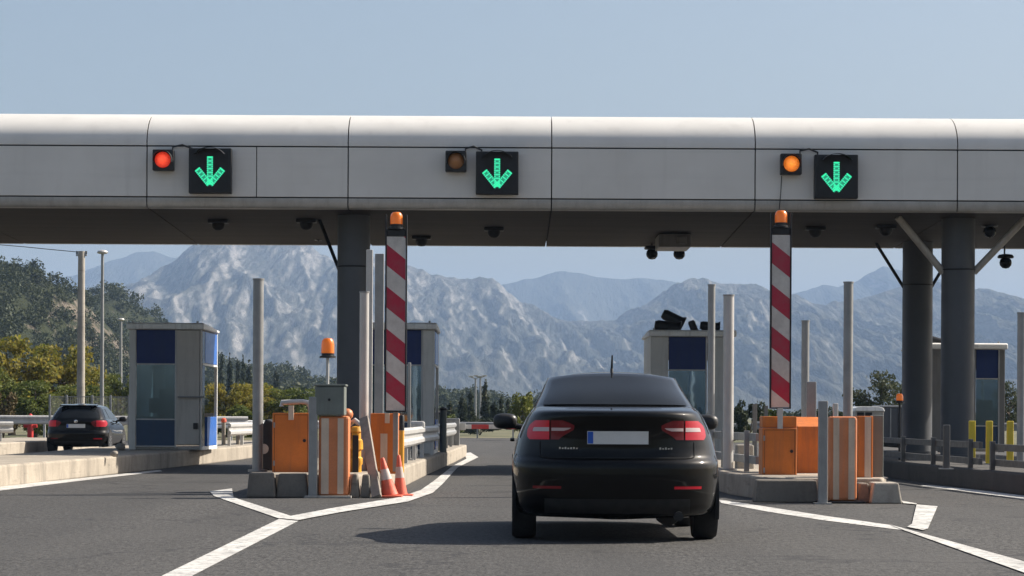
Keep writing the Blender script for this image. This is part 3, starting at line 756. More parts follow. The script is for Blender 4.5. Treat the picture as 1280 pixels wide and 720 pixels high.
D = 33.0
t = thing('orange_fender', 'orange panel with one white stripe right of the right striped column', 'barrier panel', (sx(1082, D, 560), D, .28))
box_px(1072.5, 1091, 520, 602, D, .35, 'panel_body', 'orange_paint', t)
box_px(1081, 1088.5, 521, 601, D - .006, .02, 'white_band', 'white_stripe', t, .002)

# ---------------------------------------------------------------- booths
def booth(x0, x1, D, depth, zb, zt, label, fr, wall='booth_grey'):
    # fr: fractions (left frame, window end, door end)
    t = thing('toll_booth', label, 'toll booth', ((x0 + x1) / 2, D, zb), 'toll booths under the canopy')
    W = x1 - x0; H = zt - zb
    z0_ = lambda q: zb + q * H
    a, b, c = x0 + fr[0] * W, x0 + fr[1] * W, x0 + fr[2] * W
    z = lambda q: zb + q * H
    c_ = MB()      # shell behind the front panels: floor, ceiling, left wall, low rear wall and rear posts
    c_.box((x0 + .05, D + .07, zb + .01), (x1 - .06, D + depth - .06, zb + .06)).box((x0 + .05, D + .07, zt - .12), (x1 - .06, D + depth - .06, zt - .06))
    c_.box((x0 + .05, D + depth - .10, zb + .065), (x1 - .06, D + depth - .06, z0_(.30))).box((x0 + .05, D + depth - .10, z0_(.80)), (x1 - .06, D + depth - .06, zt - .125)).box((x0 + .05, D + depth - .10, z0_(.302)), (x0 + .40, D + depth - .06, z0_(.798)))
    c_.build('shell', 'grey_panel', t)
    MB().box((a + .0, D + .13, z0_(.24)), (b, D + .60, z0_(.27))).build('desk', 'weathered_wood', t)
    mo = MB().box((a + .22, D + .32, z0_(.30)), (a + .62, D + .36, z0_(.42))).box((a + .40, D + .32, z0_(.272)), (a + .44, D + .36, z0_(.30))); mo.build('monitor', 'black_plastic', t)
    ch = MB().box((a + .25, D + 1.15, z0_(.18)), (a + .68, D + 1.55, z0_(.21))).box((a + .28, D + 1.5, z0_(.25)), (a + .65, D + 1.56, z0_(.50))).cyl(((a + .46), D + 1.35, zb + .06), ((a + .46), D + 1.35, z0_(.18)), .04, n=10); ch.build('chair', 'black_plastic', t)
    MB().box((x0, D + .01, zb), (a - .012, D + depth, zt - .055)).build('wall', wall, t, bevel=.012)
    MB().box((a, D + .02, z(.70)), (b, D + .058, zt - .075)).build('upper_panel', 'blue_panel', t, bevel=.006)
    MB().box((a, D + .036, z(.25)), (b, D + .046, z(.693))).build('window', 'window_glass', t)
    MB().box((a, D + .02, z(.035)), (b, D + .058, z(.245))).build('lower_panel', 'muted_blue', t, bevel=.006)
    w = MB()
    for q in (.03, .248, .695): w.box((a - .01, D - .0, z(q) - .014), (b + .01, D + .064, z(q) + .014))
    w.box((b + .002, D - .004, zb + .04), (b + .03, D + .066, zt - .07)); w.build('window_frame', 'pale_steel', t, bevel=.003)
    if c > b + .08:
        d = MB().box((b + .035, D - .02, z(.045)), (c, D + .055, zt - .08)).build('door', 'door_panel', t, bevel=.01)
        hb = z(.43)
        MB().tube([(b + .08, D - .025, hb), (b + .08, D - .10, hb), (c + .12, D - .10, hb)], .017, 8).build('rail', 'galvanised', d, True)
        MB().box((c - .12, D - .075, z(.17)), (c - .02, D - .022, z(.22))).build('latch', 'black_plastic', d, bevel=.01)
    MB().box((c + .004, D + .0, zb + .0), (x1, D + .06, zt - .07)).build('corner_post', wall, t, bevel=.01)
    # right flank: blue top, dark doorway, blue foot, white frame
    f = MB().box((x1 - .048, D + .55, z(.71)), (x1 + .008, D + depth - .08, zt - .09)).build('side_panel', 'sunlit_blue', t, bevel=.006)
    MB().box((x1 - .048, D + .95, z(.03)), (x1 + .008, D + depth - .08, z(.27))).build('side_panel', 'sunlit_blue', t, bevel=.006)
    g = MB()
    g.box((x1 - .05, D + depth - .075, zb), (x1 + .012, D + depth + .005, zt - .055)).box((x1 - .03, D + .08, z(.69)), (x1 + .014, D + depth - .08, z(.705))).box((x1 - .05, D + .07, zb), (x1 + .012, D + depth - .08, z(.028)))
    g.build('side_frame', 'white_paint', t, bevel=.005)
    MB().box((x1 - .048, D + .075, z(.03)), (x1 + .003, D + .5, zt - .09)).build('side_door', 'dark_booth_glass', t, bevel=.004)
    r = MB().prism([(x0 - .05, D - .09, zt - .065), (x0 - .05, D - .09, zt + .05), (x0 - .05, D - .03, zt + .075), (x0 - .05, D + depth * .35, zt + .06), (x0 - .05, D + depth + .08, zt + .0), (x0 - .05, D + depth + .08, zt - .054)], (W + .1, 0, 0)).build('roof', 'white_paint', t, bevel=.03)
    for q in (.04, .93):
        MB().cyl((x0 + q * W, D + .1, zt - .02), (x0 + q * W, D + .1, zt + .12), .022, n=10).build('roof_stub', 'galvanised', r, True)
    return t
bz = .32
D = 53.6
booth(sx(161, D), sx(252, D), D, 2.75, bz, sz(205, 408, D), 'blue and grey toll booth standing left of the lanes near the dark hatchback', (.10, .63, .97))
D = 51.6
booth(sx(451, D), sx(542.5, D), D, 2.7, .30, sz(520, 408, D), 'toll booth hidden mostly behind the left striped post', (.10, .82, .84))
D = 54.0
booth(sx(813, D), sx(917, D), D, 2.8, .30, sz(863, 417, D), 'toll booth behind the black sedan with spotlights on its roof', (.22, .66, .70))
D = 58.5
booth(sx(1151, D), sx(1256, D), D, 2.7, .30, sz(1200, 433, D), 'toll booth behind the two far right columns', (.66, .92, .925), 'grey_dim')  # walls get a darker grey that colours in the shade on them
def spotlight(px, py, D, ang, label, sc=1.0):
    p = at(px, py, D)
    t = thing('spotlight', label, 'spotlight', p, 'black spotlights on the booth roofs', local=True)
    rot = Matrix.Rotation(ang, 3, 'Y')
    MB().lathe((0, 0, 0), [(.0, -.28 * sc), (.10 * sc, -.27 * sc), (.13 * sc, -.2 * sc), (.13 * sc, .2 * sc), (.17 * sc, .28 * sc), (.16 * sc, .29 * sc), (0, .24 * sc)], 18, 'X', tilt=rot).build('lamp_body', 'black_plastic', t, True)
    MB().box((-.05, -.04, -.30 * sc), (.05, .04, -.05)).build('bracket', 'black_metal', t, bevel=.01)
for args in ((834, 409, 54.6, .12, 'long black spotlight lying low on the booth roof behind the sedan', 1.0), (841, 398, 54.9, .45, 'black spotlight tilted up on top of the low one on the booth roof', .9), (867, 410, 54.4, 1.2, 'small black spotlight in the middle of the sedan booth roof', .6), (887, 408, 54.6, .1, 'black spotlight behind the thin grey pole on the booth roof', .75), (1171, 428, 59.2, .3, 'black spotlight on the roof of the far right booth', .9)):
    spotlight(*args)

# ---------------------------------------------------------------- guardrails
WB = [(0, .155), (.018, .15), (.055, .115), (.055, .06), (.012, .02), (.012, -.02), (.055, -.06), (.055, -.115), (.018, -.15), (0, -.155), (-.006, -.15), (.045, -.11), (.045, -.065), (.002, -.024), (.002, .024), (.045, .065), (.045, .11), (-.006, .15)]
def boxprof(h, w=.06): return [(-w / 2, -h / 2), (w / 2, -h / 2), (w / 2, h / 2), (-w / 2, h / 2)]
def guardrail(path, heights, label, prof, posts=None, mat='galvanised', z0=.30, ph=None, side=1, cat='guardrail'):
    p0 = Vector((path[0][0], path[0][1], z0))
    t = thing('guardrail', label, cat, p0)
    for h in heights:
        MB().sweep([(x, y, h) for x, y in path], [(a * side, b) for a, b in prof]).build('rail', mat, t, bevel=.004 if len(prof) < 6 else 0)
    top = ph or max(heights) + .09
    # posts along the path
    P = [Vector((x, y, 0)) for x, y in path]; L = sum((b - a).length for a, b in zip(P, P[1:]))
    n = posts or max(2, int(L / 2.0) + 1)
    for i in range(n):
        s = (.05 + .9 * i / (n - 1)) * L
        for a, b in zip(P, P[1:]):
            l = (b - a).length
            if s <= l: q = a.lerp(b, s / l); break
            s -= l
        off = -.055 * side
        MB().box((q.x - .035 + off, q.y - .05, z0 - .01), (q.x + .035 + off, q.y + .05, top)).build('post', mat, t, bevel=.006)
    return t
guardrail([(-1.74, 37.6), (-1.66, 41), (-1.62, 47), (-1.5, 51)], [.72], 'near grey guardrail along the left island behind the cones', WB, 5, 'pale_steel')
guardrail([(-1.60, 51.6), (-1.55, 57), (-1.45, 64), (-1.5, 67)], [.74], 'far dark guardrail along the left island up to the barrier arm', WB, 6)
guardrail([(3.42, 35.6), (3.26, 40), (3.2, 46), (3.15, 51)], [.79, .47], 'two bar grey rail between the sedan and the right orange panel', boxprof(.11), 6)
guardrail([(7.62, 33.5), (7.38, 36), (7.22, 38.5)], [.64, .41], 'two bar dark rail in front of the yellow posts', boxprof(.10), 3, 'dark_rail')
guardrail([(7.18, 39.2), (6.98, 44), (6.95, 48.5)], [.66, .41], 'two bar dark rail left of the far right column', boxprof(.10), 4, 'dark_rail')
guardrail([(-18.5, 66), (-13.35, 68.5)], [.70], 'pale guardrail left of the dark hatchback', WB, 4, 'pale_steel', .3)
guardrail([(-20.0, 88), (-13.5, 90), (-9.5, 92)], [.85], 'pale guardrail running behind the dark hatchback', WB, 7, 'pale_steel', 0)
guardrail([(-6.75, 61), (-6.6, 66), (-6.55, 71)], [.72], 'pale guardrail on the kerb right of the blue booth', WB, 5, 'pale_steel', .32)
guardrail([(-14, 97), (-9, 98), (-5, 99)], [.70], 'white guardrail in front of the pines behind the left pole', WB, 6, 'white_paint', 0)
guardrail([(-10, 121), (0, 122), (12, 121), (22, 119)], [.62], 'long dark guardrail across the far end of the road', WB, 18, 'galvanised', 0)
guardrail([(9.5, 100), (16, 99), (26, 98)], [.75], 'guardrail at the far right beyond the low grey trailer', WB, 8, 'galvanised', 0)
# bollards with orange heads right of the left booth
for px, ytop, D, lb in ((279.5, 523, 63, 'slim bollard with orange head close to the blue booth'), (297.5, 530, 64, 'stouter bollard with orange head left of the tall grey pole')):
    X = sx(px, D, 545)
    t = thing('bollard', lb, 'bollard', (X, D, .3), 'orange headed bollards on the left kerb')
    zt = sz(px, ytop, D)
    MB().cyl((X, D, .3), (X, D, zt - .1), .05, n=14).build('post', 'weathered_wood', t, True)
    MB().lathe((X, D, zt - .1), [(.055, 0), (.07, .02), (.065, .08), (.03, .11), (0, .112)], 16).build('head', 'cone_orange', t, True)
for px, py, sz_, lb in ((151, 557, .10, 'small brown stone lying on the kerb by the hatchback wheel'), (143, 565, .07, 'smaller brown stone lying nearer on the left kerb')):
    p = gnd(px, py + 6, .32)
    me = MB(); rows = []
    for i in range(9):
        a = i / 8 * PI
        rows.append([(p.x + sz_ * (1 + .25 * math.sin(3 * b + i)) * math.sin(a) * math.cos(b), p.y + sz_ * math.sin(a) * math.sin(b), .32 + sz_ * .75 + sz_ * .8 * -math.cos(a)) for b in np.linspace(0, 2 * PI, 13)[:-1]])
    me.grid(rows, True); tag(me.build('stone', 'weathered_wood', smooth=True), lb, 'stone')
# barrier arm beyond the island
D = 66.5
t = thing('barrier_gate', 'lowered red and white barrier arm closing the centre lane', 'barrier', (-1.5, D, .3))
MB().box((-1.72, D - .15, .29), (-1.36, D + .2, 1.0)).build('housing', 'galvanised', t, bevel=.02)
zc = sz(600, 533.5, D)
MB().box((-1.36, D - .06, zc - .055), (2.7, D - .01, zc + .055)).build('arm', 'arm_tape', t, bevel=.01)
MB().box((-1.42, D - .11, zc - .09), (-1.2, D - .061, zc + .09)).build('arm_clamp', 'pale_steel', t, bevel=.01)
# small gate post with pale head, between booth and rail
D = 46.0; X = sx(520, D, 530)
t = thing('card_reader', 'pale card reader head on a thin post behind the left guardrail', 'card reader', (X, D, .3))
MB().cyl((X, D, .3), (X, D, .82), .03, n=12).build('post', 'galvanised', t, True)
MB().box((X - .12, D - .08, .82), (X + .16, D + .1, .97)).build('head', 'pale_steel', t, bevel=.04)
for px, D, yt, lb in ((554, 54, 513, 'dark stub post left of the pair behind the left guardrail'), (548, 56, 518, 'shorter dark stub post behind the left guardrail')):
    X = sx(px, D, 530)
    t = thing('stub_post', lb, 'post', (X, D, .3), 'dark stub posts behind the left guardrail')
    MB().cyl((X, D, .29), (X, D, sz(px, yt, D)), .075, n=14).build('post', 'green_grey', t, True)
    MB().lathe((X, D, sz(px, yt, D)), [(.085, 0), (.085, .04), (.04, .07), (0, .075)], 14).build('cap', 'black_plastic', t, True)
# beacon on pole by rear column
D = 47.0; X = sx(1124.5, D, 520)
t = thing('beacon_post', 'small orange beacon on a thin black post beside the rear right column', 'beacon', (X, D, 0))
z1 = sz(1124, 504, D)
MB().cyl((X, D, 0), (X, D, z1), .022, n=10).build('post', 'black_metal', t, True)
beacon(t, (X, D, z1), .065, .13, 'amber_lens', .05)

# ---------------------------------------------------------------- cars
def smooth(a, b, x):
    t = max(0.0, min(1.0, (x - a) / (b - a))); return t * t * (3 - 2 * t)
def make_car(P, label, name, cat, loc, paint):
    t = thing(name, label, cat, loc, local=True)
    LEN = P['len']; n = P['n']
    q1 = [i / 12 * .86 for i in range(13)]
    th0 = math.asin(.86 ** (n / 2))
    q2 = [math.sin(th0 + (PI / 2 - th0) * i / 10) ** (2 / n) for i in range(1, 11)]
    Q = q1 + q2
    def contour(w, yr, yf, Lr, Lf, zf, n=n):
        pts = []
        for q in Q: pts.append((w * q, yr + Lr * (1 - max(0, 1 - q ** n) ** (1 / n))))
        y0, y1 = yr + Lr, yf - Lf
        for i in range(1, 22): pts.append((w, y0 + (y1 - y0) * i / 22))
        for q in reversed(Q): pts.append((w * q, yf - Lf * (1 - max(0, 1 - q ** n) ** (1 / n))))
        return [Vector((x, y, zf(y, x))) for x, y in pts]
    nq = len(Q)
    low = P['low']
    kf = lambda y: 1 - P['kmid'] * smooth(.7, 1.9, y) - P['kfront'] * smooth(2.6, LEN - .2, y)
    def lowz(zr): return lambda y, x: .20 + (zr - .20) * kf(y)
    zs = [l[0] for l in low]
    def interp(zq, i):
        return float(np.interp(zq, zs, [l[i] for l in low]))
    rows = []
    fine = []
    for a, b in zip(low, low[1:]):
        k = max(1, int(abs(b[0] - a[0]) / .03))
        for j in range(k): fine.append(tuple(a[m] + (b[m] - a[m]) * j / k for m in range(4)))
    fine.append(low[-1])
    for zr, w, yr, Lr in fine: rows.append(contour(w, yr, LEN - .05 - .12 * abs(zr - .55), Lr, .9, lowz(zr)))
    # deck levels up to the glasshouse foot
    gb, gr = P['gbase'], P['groof']     # (z_rear, z_side, w, yr, yf, Lr)
    def glevel(a):
        e = a
        w = gb[2] + (gr[2] - gb[2]) * (a ** 1.25)
        yr = gb[3] + (gr[3] - gb[3]) * a - P['gbow'] * math.sin(PI * a)
        yf = gb[4] + (gr[4] - gb[4]) * a + .06 * math.sin(PI * a)
        Lr = gb[5] + (gr[5] - gb[5]) * a
        def zf(y, x):
            zb = gb[0] + (gb[1] - gb[0]) * smooth(gb[3] + .1, gb[3] + 1.4, y)
            zt = gr[0] + (gr[1] - gr[0]) * smooth(gr[3], gr[3] + .9, y) - .040 * (x / gr[2]) ** 2
            return zb + (zt - zb) * a
        return contour(w, yr, yf, Lr, .55, zf, P.get('ng', n))
    last = rows[-1]; first = glevel(0)
    for a in (.2, .4, .6, .8, .93):
        rows.append([p.lerp(q, a) + Vector((0, 0, P['crown'] * math.sin(PI * a))) for p, q in zip(last, first)])
    gl = [glevel(i / 12) for i in range(13)]
    rows += gl
    top = gl[-1]; cy = (gr[3] + gr[4]) / 2
    for a in (.12, .3, .5, .7, .9, 1.0):
        rows.append([Vector((p.x * (1 - a), p.y + (cy - p.y) * a * .55, p.z + (P['roofz'] - p.z) * (1 - (1 - a) ** 2))) for p in top])
    under = [Vector((p.x * .2, p.y, .19)) for p in rows[0]]
    rows = [under] + rows
    full = [r + [Vector((-p.x, p.y, p.z)) for p in reversed(r[1:-1])] for r in rows]
    mb = MB().grid(full, True)
    body = mb.build('body', paint, t, False)
    me = body.data; me.polygons.foreach_set('use_smooth', [True] * len(me.polygons)); me.set_sharp_from_angle(angle=math.radians(50))
    # glazing
    def patch(levels, idx, off, mirror=False, both=False):
        R = []
        for a in levels:
            r = glevel(a); cx = [r[i] for i in idx]
            if both: cx = [Vector((-p.x, p.y, p.z)) for p in reversed(cx[1:] if cx[0].x < 1e-6 else cx)] + cx
            R.append(cx)
        out = []
        for i, r in enumerate(R):
            rr = []
            for j, p in enumerate(r):
                du = r[min(j + 1, len(r) - 1)] - r[max(j - 1, 0)]; dv = R[min(i + 1, len(R) - 1)][j] - R[max(i - 1, 0)][j]
                nrm = du.cross(dv).normalized()
                cen = Vector((0, cy, .9))
                if nrm.dot(p - cen) < 0: nrm = -nrm
                q = p + nrm * off
                rr.append(Vector((-q.x, q.y, q.z)) if mirror else q)
            out.append(rr)
        return out
    lv = [P['gw0'] + (P['gw1'] - P['gw0']) * i / 8 for i in range(9)]
    kk = P['rear_idx']
    MB().grid(patch(lv, list(range(0, kk)), .006, both=True)).build('rear_window', 'car_glass', t, True)
    N_ = len(gl[0])
    MB().grid(patch(lv, list(range(N_ - kk - 1, N_))[::-1], .006, both=True)).build('windscreen', 'car_glass', t, True)
    si0 = nq - 4
    lv2 = [.12 + .74 * i / 8 for i in range(9)]
    for mirror in (False, True):
        for i0, i1 in ((si0 + 1, nq + 5), (nq + 6, nq + 21)):
            MB().grid(patch(lv2, list(range(i0, i1)), .006, mirror)).build('side_window', 'car_glass', t, True)
    # rear surface lookup
    def ry(x, z):
        w, yr, Lr = interp(z, 1), interp(z, 2), interp(z, 3)
        q = min(.985, abs(x) / w)
        return yr + Lr * (1 - (1 - q ** n) ** (1 / n))
    def rpatch(name, mat, f0, f1, z0, z1, side=1, off=.010, nu=14, nv=8, parent=t, both=False):
        R = []
        for i in range(nv + 1):
            z = z0 + (z1 - z0) * i / nv; a, b = f0(z), f1(z)
            R.append([Vector((side * (a + (b - a) * j / nu), ry(a + (b - a) * j / nu, z) - off, z)) for j in range(nu + 1)])
        m = MB().grid(R)
        # rim so the piece has thickness
        edge = R[0] + [r[-1] for r in R[1:-1]] + R[-1][::-1] + [r[0] for r in R[1:-1]][::-1]
        m.grid([edge, [p + Vector((0, off + .02, 0)) for p in edge]], True)
        return m.build(name, mat, parent, True)
    for s in (-1, 1):
        L = P['lamp']
        fo = lambda z: float(np.interp(z, L['z'], L['out'])); fi = lambda z: float(np.interp(z, L['z'], L['inn']))
        za, zb_, zc_, zd = L['z'][0], L['strip'][0], L['strip'][1], L['z'][-1]
        lens = rpatch('tail_light', 'tail_red', lambda z: max(L['split'] + .006, fi(z)), fo, za, zd, s)
        inn = rpatch('inner_lens', 'tail_dark_red', fi, lambda z: max(fi(z) + .01, L['split'] - .006), za, zd, s, .009, parent=lens)
        if L.get('white'):
            rpatch('reverse_light', 'tail_white', lambda z: L['split'] + .008, lambda z: fo(z) - .045, zb_, zc_, s, .014, parent=lens)
            rpatch('reverse_light', 'tail_white', lambda z: float(np.interp(z, [zb_, zc_], [fi(z) + .075, fi(z) + .02])), lambda z: L['split'] - .012, zb_ + .004, zc_ - .004, s, .013, parent=lens)
        R_ = P['refl']
        rpatch('reflector', 'tail_dark_red' if s < 0 else 'tail_red', lambda z: R_[0], lambda z: R_[1], R_[2], R_[3], s, .006)
    # plate
    pl = P['plate']; hw = .26
    pm = rpatch('number_plate', 'plate_white', lambda z: -hw, lambda z: hw, pl - .055, pl + .055, 1, .016, 2, 2)
    rpatch('plate_band', 'plate_blue', lambda z: -hw + .004, lambda z: -hw + .05, pl - .05, pl + .05, 1, .019, 2, 2, parent=pm)
    # seams, badges
    for s in (-1, 1):
        path = [(s * P['seam_x'][0], z) for z in np.linspace(P['lamp']['z'][0] - .02, P['ledge'] + .03, 8)] + [(s * x, P['ledge'] + .018) for x in np.linspace(P['seam_x'][0] - .03, 0, 10)]
        MB().tube([(x, ry(x, z) - .001, z) for x, z in path], .0045, 6).build('lid_seam', 'dark_gap', t, True)
    if P.get('badge'):
        for s, n_ in ((-1, 7), (1, 5)):
            b = MB(); z = P['badge']
            for k in range(n_):
                x = s * .415 + (k - n_ / 2) * .024
                hgt = (.018, .013, .018, .012, .016)[k % 5]
                b.box((x, ry(x, z) - .008, z - .009), (x + .015, ry(x, z) + .01, z - .009 + hgt))
            b.build('badge_lettering', 'chrome', t)
    if P.get('round_badge'):
        zb2 = P['round_badge']; MB().lathe((0, ry(0, zb2), zb2), [(.05, .01), (.05, -.012), (.035, -.018), (0, -.018)], 20, 'Y').build('emblem', 'chrome', t, True)
    # valance
    rpatch('valance', 'valance_black', lambda z: -.62, lambda z: .62, .245, P['val'], 1, .012, 24, 4)
    if P.get('exhaust'):
        for s in P['exhaust']:
            MB().cyl((s * .52, -.0 + .06, .225), (s * .52, .5, .235), .04, n=16).build('exhaust_pipe', 'black_metal', t, True)
            MB().lathe((s * .45, .35, .24), [(.0, 0), (.10, .02), (.11, .1), (.11, .35), (.0, .4)], 16, 'Y').build('silencer', 'black_metal', t, True)
    # wheels
    for yw in P['wheels']:
        for s in (-1, 1):
            W = P['ww']; r = .322
            wl = MB().lathe((s * W, yw, r), [(r * .62, -.105), (r * .93, -.105), (r, -.075), (r, .075), (r * .93, .105), (r * .62, .105)], 36, 'X').build('wheel', 'rubber', t, True)
            rm = MB().lathe((s * W, yw, r), [(r * .62, -.09), (r * .62, .09)], 36, 'X'); rm.build('wheel_well', 'black_metal', wl, True)
            sp = MB()
            for k in range(10):
                a = 2 * PI * k / 10
                c, d = math.cos(a), math.sin(a); e = .028
                xo = s * (W + .0) + s * .094
                sp.prism([(xo, yw + c * .05 - d * e, r + d * .05 + c * e), (xo, yw + c * .05 + d * e, r + d * .05 - c * e), (xo, yw + c * .2 + d * e * .8, r + d * .2 - c * e * .8), (xo, yw + c * .2 - d * e * .8, r + d * .2 + c * e * .8)], (s * .012, 0, 0))
            sp.lathe((s * (W + .098), yw, r), [(.06, -.006), (.06, .006)], 20, 'X')
            sp.build('rim', 'rim_metal', wl, False)
            ar = [(s * (P['arch_w']), yw + .375 * math.cos(a), r + .375 * math.sin(a)) for a in np.linspace(-.12 * PI, 1.12 * PI, 28)]
            MB().prism(ar, (-s * .03, 0, 0)).build('wheel_arch', 'dark_gap', t)
    # mirrors, antenna, door handles
    for s in (-1, 1):
        mx, my, mz = P['mirror']
        rows = []
        for i in range(9):
            a = i / 8 * PI
            rows.append([Vector((s * (mx + .115 * math.copysign(abs(math.cos(b)) ** .7, math.cos(b)) * math.sin(a) ** .6), my - .07 * math.cos(a) - .02, mz + .075 * math.copysign(abs(math.sin(b)) ** .7, math.sin(b)) * math.sin(a) ** .6)) for b in np.linspace(0, 2 * PI, 25)[:-1]])
        mo = MB().grid(rows, True).build('mirror', 'black_plastic', t, True)
        MB().tube([(s * (mx - .27), my + .02, mz - .07), (s * (mx - .06), my, mz - .04)], .028, 10).build('mirror_arm', 'black_plastic', mo, True)
        for yh in P['handles']:
            MB().box((s * P['arch_w'] - .02, yh, .84), (s * P['arch_w'] + .02, yh + .18, .865)).build('door_handle', paint, t, bevel=.008)
    if P.get('antenna'):
        y0, z0 = P['antenna']
        an = MB().prism([(-.012, y0 - .06, z0 - .02), (-.012, y0 + .14, z0 - .02), (-.012, y0 + .02, z0 + .045), (-.012, y0 - .02, z0 + .04)], (.024, 0, 0)).build('antenna', 'black_plastic', t, bevel=.006)
        MB().tube([(0, y0, z0 + .03), (.0, y0 - .08, z0 + .155)], [.011, .007], 8).build('mast', 'black_plastic', an, True)
    if P.get('spoiler'):
        y0, z0, hw = P['spoiler']
        MB().prism([(-hw, y0, z0 - .03), (-hw, y0 - .05, z0 + .005), (-hw, y0 + .35, z0 + .035), (-hw, y0 + .3, z0 - .02)], (2 * hw, 0, 0)).build('spoiler', paint, t, bevel=.012)
    return t
SEDAN = dict(len=4.65, n=2.7, kmid=.125, kfront=.20, crown=.012, gbow=.05, roofz=1.477,
    low=[(.205, .80, .22, .8), (.235, .855, .08, .75), (.30, .875, .03, .72), (.42, .885, .010, .70), (.55, .893, .0, .70), (.66, .895, .004, .70), (.695, .893, .022, .70), (.712, .89, .07, .72), (.78, .878, .09, .74), (.90, .848, .092, .76), (.98, .815, .078, .78), (1.05, .778, .055, .78), (1.085, .752, .045, .76), (1.105, .738, .058, .75), (1.122, .726, .11, .74), (1.132, .716, .20, .72)],
    ng=3.3, gbase=(1.15, 1.0, .715, .56, 3.35, .62), groof=(1.456, 1.460, .582, 1.30, 2.35, .40), gw0=.07, gw1=.915, rear_idx=14,
    lamp=dict(z=[.872, .90, .958, 1.0, 1.035], out=[.750, .772, .765, .745, .70], inn=[.50, .47, .37, .37, .47], strip=(.942, .976), split=.575, white=True),
    refl=(.48, .72, .455, .478), plate=.89, seam_x=(.66,), ledge=.70, badge=.80, val=.37, exhaust=(1,), wheels=(.85, 3.5), ww=.79, arch_w=.896, mirror=(.965, 2.95, 1.02), handles=(1.55, 2.5), antenna=(1.50, 1.466))
make_car(SEDAN, 'black saloon car waiting in the centre lane before the barrier', 'sedan_car', 'car', (.90, 21.65, 0), 'black_car_paint')
HATCH = dict(len=4.15, n=3.2, kmid=.10, kfront=.22, crown=.008, gbow=.03, roofz=1.45,
    low=[(.205, .68, .30, .7), (.24, .78, .12, .66), (.32, .84, .04, .64), (.45, .868, .01, .62), (.58, .872, .0, .62), (.63, .87, .015, .62), (.66, .868, .05, .64), (.80, .862, .06, .64), (.92, .845, .06, .62), (.97, .82, .07, .6), (.985, .79, .09, .58)],
    gbase=(.995, .97, .765, .10, 3.1, .55), groof=(1.37, 1.39, .60, .48, 2.2, .42), gw0=.06, gw1=.92, rear_idx=13,
    lamp=dict(z=[.78, .82, .88, .93, .96], out=[.80, .83, .835, .82, .79], inn=[.52, .47, .42, .44, .55], strip=(.85, .88), split=.56, white=False),
    refl=(.5, .72, .42, .45), plate=.80, seam_x=(.68,), ledge=.64, round_badge=.93, val=.36, wheels=(.72, 3.25), ww=.77, arch_w=.873, mirror=(.95, 2.55, 1.0), handles=(1.2, 2.2), spoiler=(.42, 1.395, .52))
make_car(HATCH, 'dark hatchback leaving the toll plaza left of the blue booth', 'hatchback_car', 'car', (-11.66, 68.4, 0), 'black_car_paint').scale = (.95, .95, .93)
D = 78
t = thing('storage_trailer', 'low blue grey storage trailer beside the rear right column', 'trailer', (sx(1122, D, 540), D, 0))
a, b = at(1104, 509, D), at(1146, 548, D)
MB().box((a.x, D, .38), (b.x, D + 2.2, a.z)).build('body', 'column_paint', t, bevel=.03)
MB().box((a.x - .03, D - .03, a.z + .002), (b.x + .03, D + 2.2, a.z + .06)).build('roof_edge', 'pale_steel', t, bevel=.01)
for q in (.2, .45, .7): MB().box((a.x + q * (b.x - a.x), D - .035, .42), (a.x + q * (b.x - a.x) + .04, D - .004, a.z - .03)).build('rib', 'galvanised', t)
for q in (.25, .75): MB().cyl((a.x + q * (b.x - a.x), D + .2, .26), (a.x + q * (b.x - a.x) , D + .4, .26), .26, n=20).build('wheel', 'rubber', t, True)
D = 74
t = thing('service_kiosk', 'low pale kiosk with two dark openings behind the right orange panel', 'kiosk', (sx(1087, D, 540), D, 0))
a, b = at(1068.5, 508, D), at(1104.5, 548, D)
MB().box((a.x, D, -.01), (b.x, D + .9, a.z - .14)).build('body', 'grey_panel', t, bevel=.015)
MB().prism([(a.x - .02, D - .06, a.z - .135), (b.x + .03, D - .06, a.z - .135), (b.x - .02, D - .06, a.z - .04), (b.x - .16, D - .06, a.z), (a.x + .1, D - .06, a.z), (a.x, D - .06, a.z - .05)], (0, 1.0, 0)).build('roof', 'white_paint', t, bevel=.015)
for q in (.08, .36): MB().box((a.x + q * (b.x - a.x), D - .012, a.z - .33), (a.x + (q + .24) * (b.x - a.x), D + .01, a.z - .17)).build('opening', 'dark_gap', t)

# ---------------------------------------------------------------- poles, fence, wire on the left
D = 95; X = sx(101.5, D, 400); ztop = sz(101, 314, D)
t = thing('utility_pole', 'thick concrete utility pole with wire rising behind the dark hatchback', 'utility pole', (X, D, 0))
MB().cyl((X, D, 0), (X, D, ztop), .16, .125, 20).build('shaft', 'pale_concrete', t, True)
MB().box((X - .2, D - .04, ztop - .18), (X + .2, D + .04, ztop - .11)).build('crossarm', 'galvanised', t)
for s in (-.17, .17): MB().lathe((X + s, D, ztop - .1), [(.03, 0), (.045, .03), (.03, .05), (.045, .08), (.02, .11), (0, .112)], 12).build('insulator', 'black_plastic', t, True)
tag(MB().tube([at(97, 315, D), at(60, 311.5, D + 3), at(30, 308.5, D + 5), at(0, 306, D + 8), at(-60, 303, D + 12)], .016, 6).build('power_line', 'wire', smooth=True), 'thin dark power line running left from the concrete pole', 'power line')
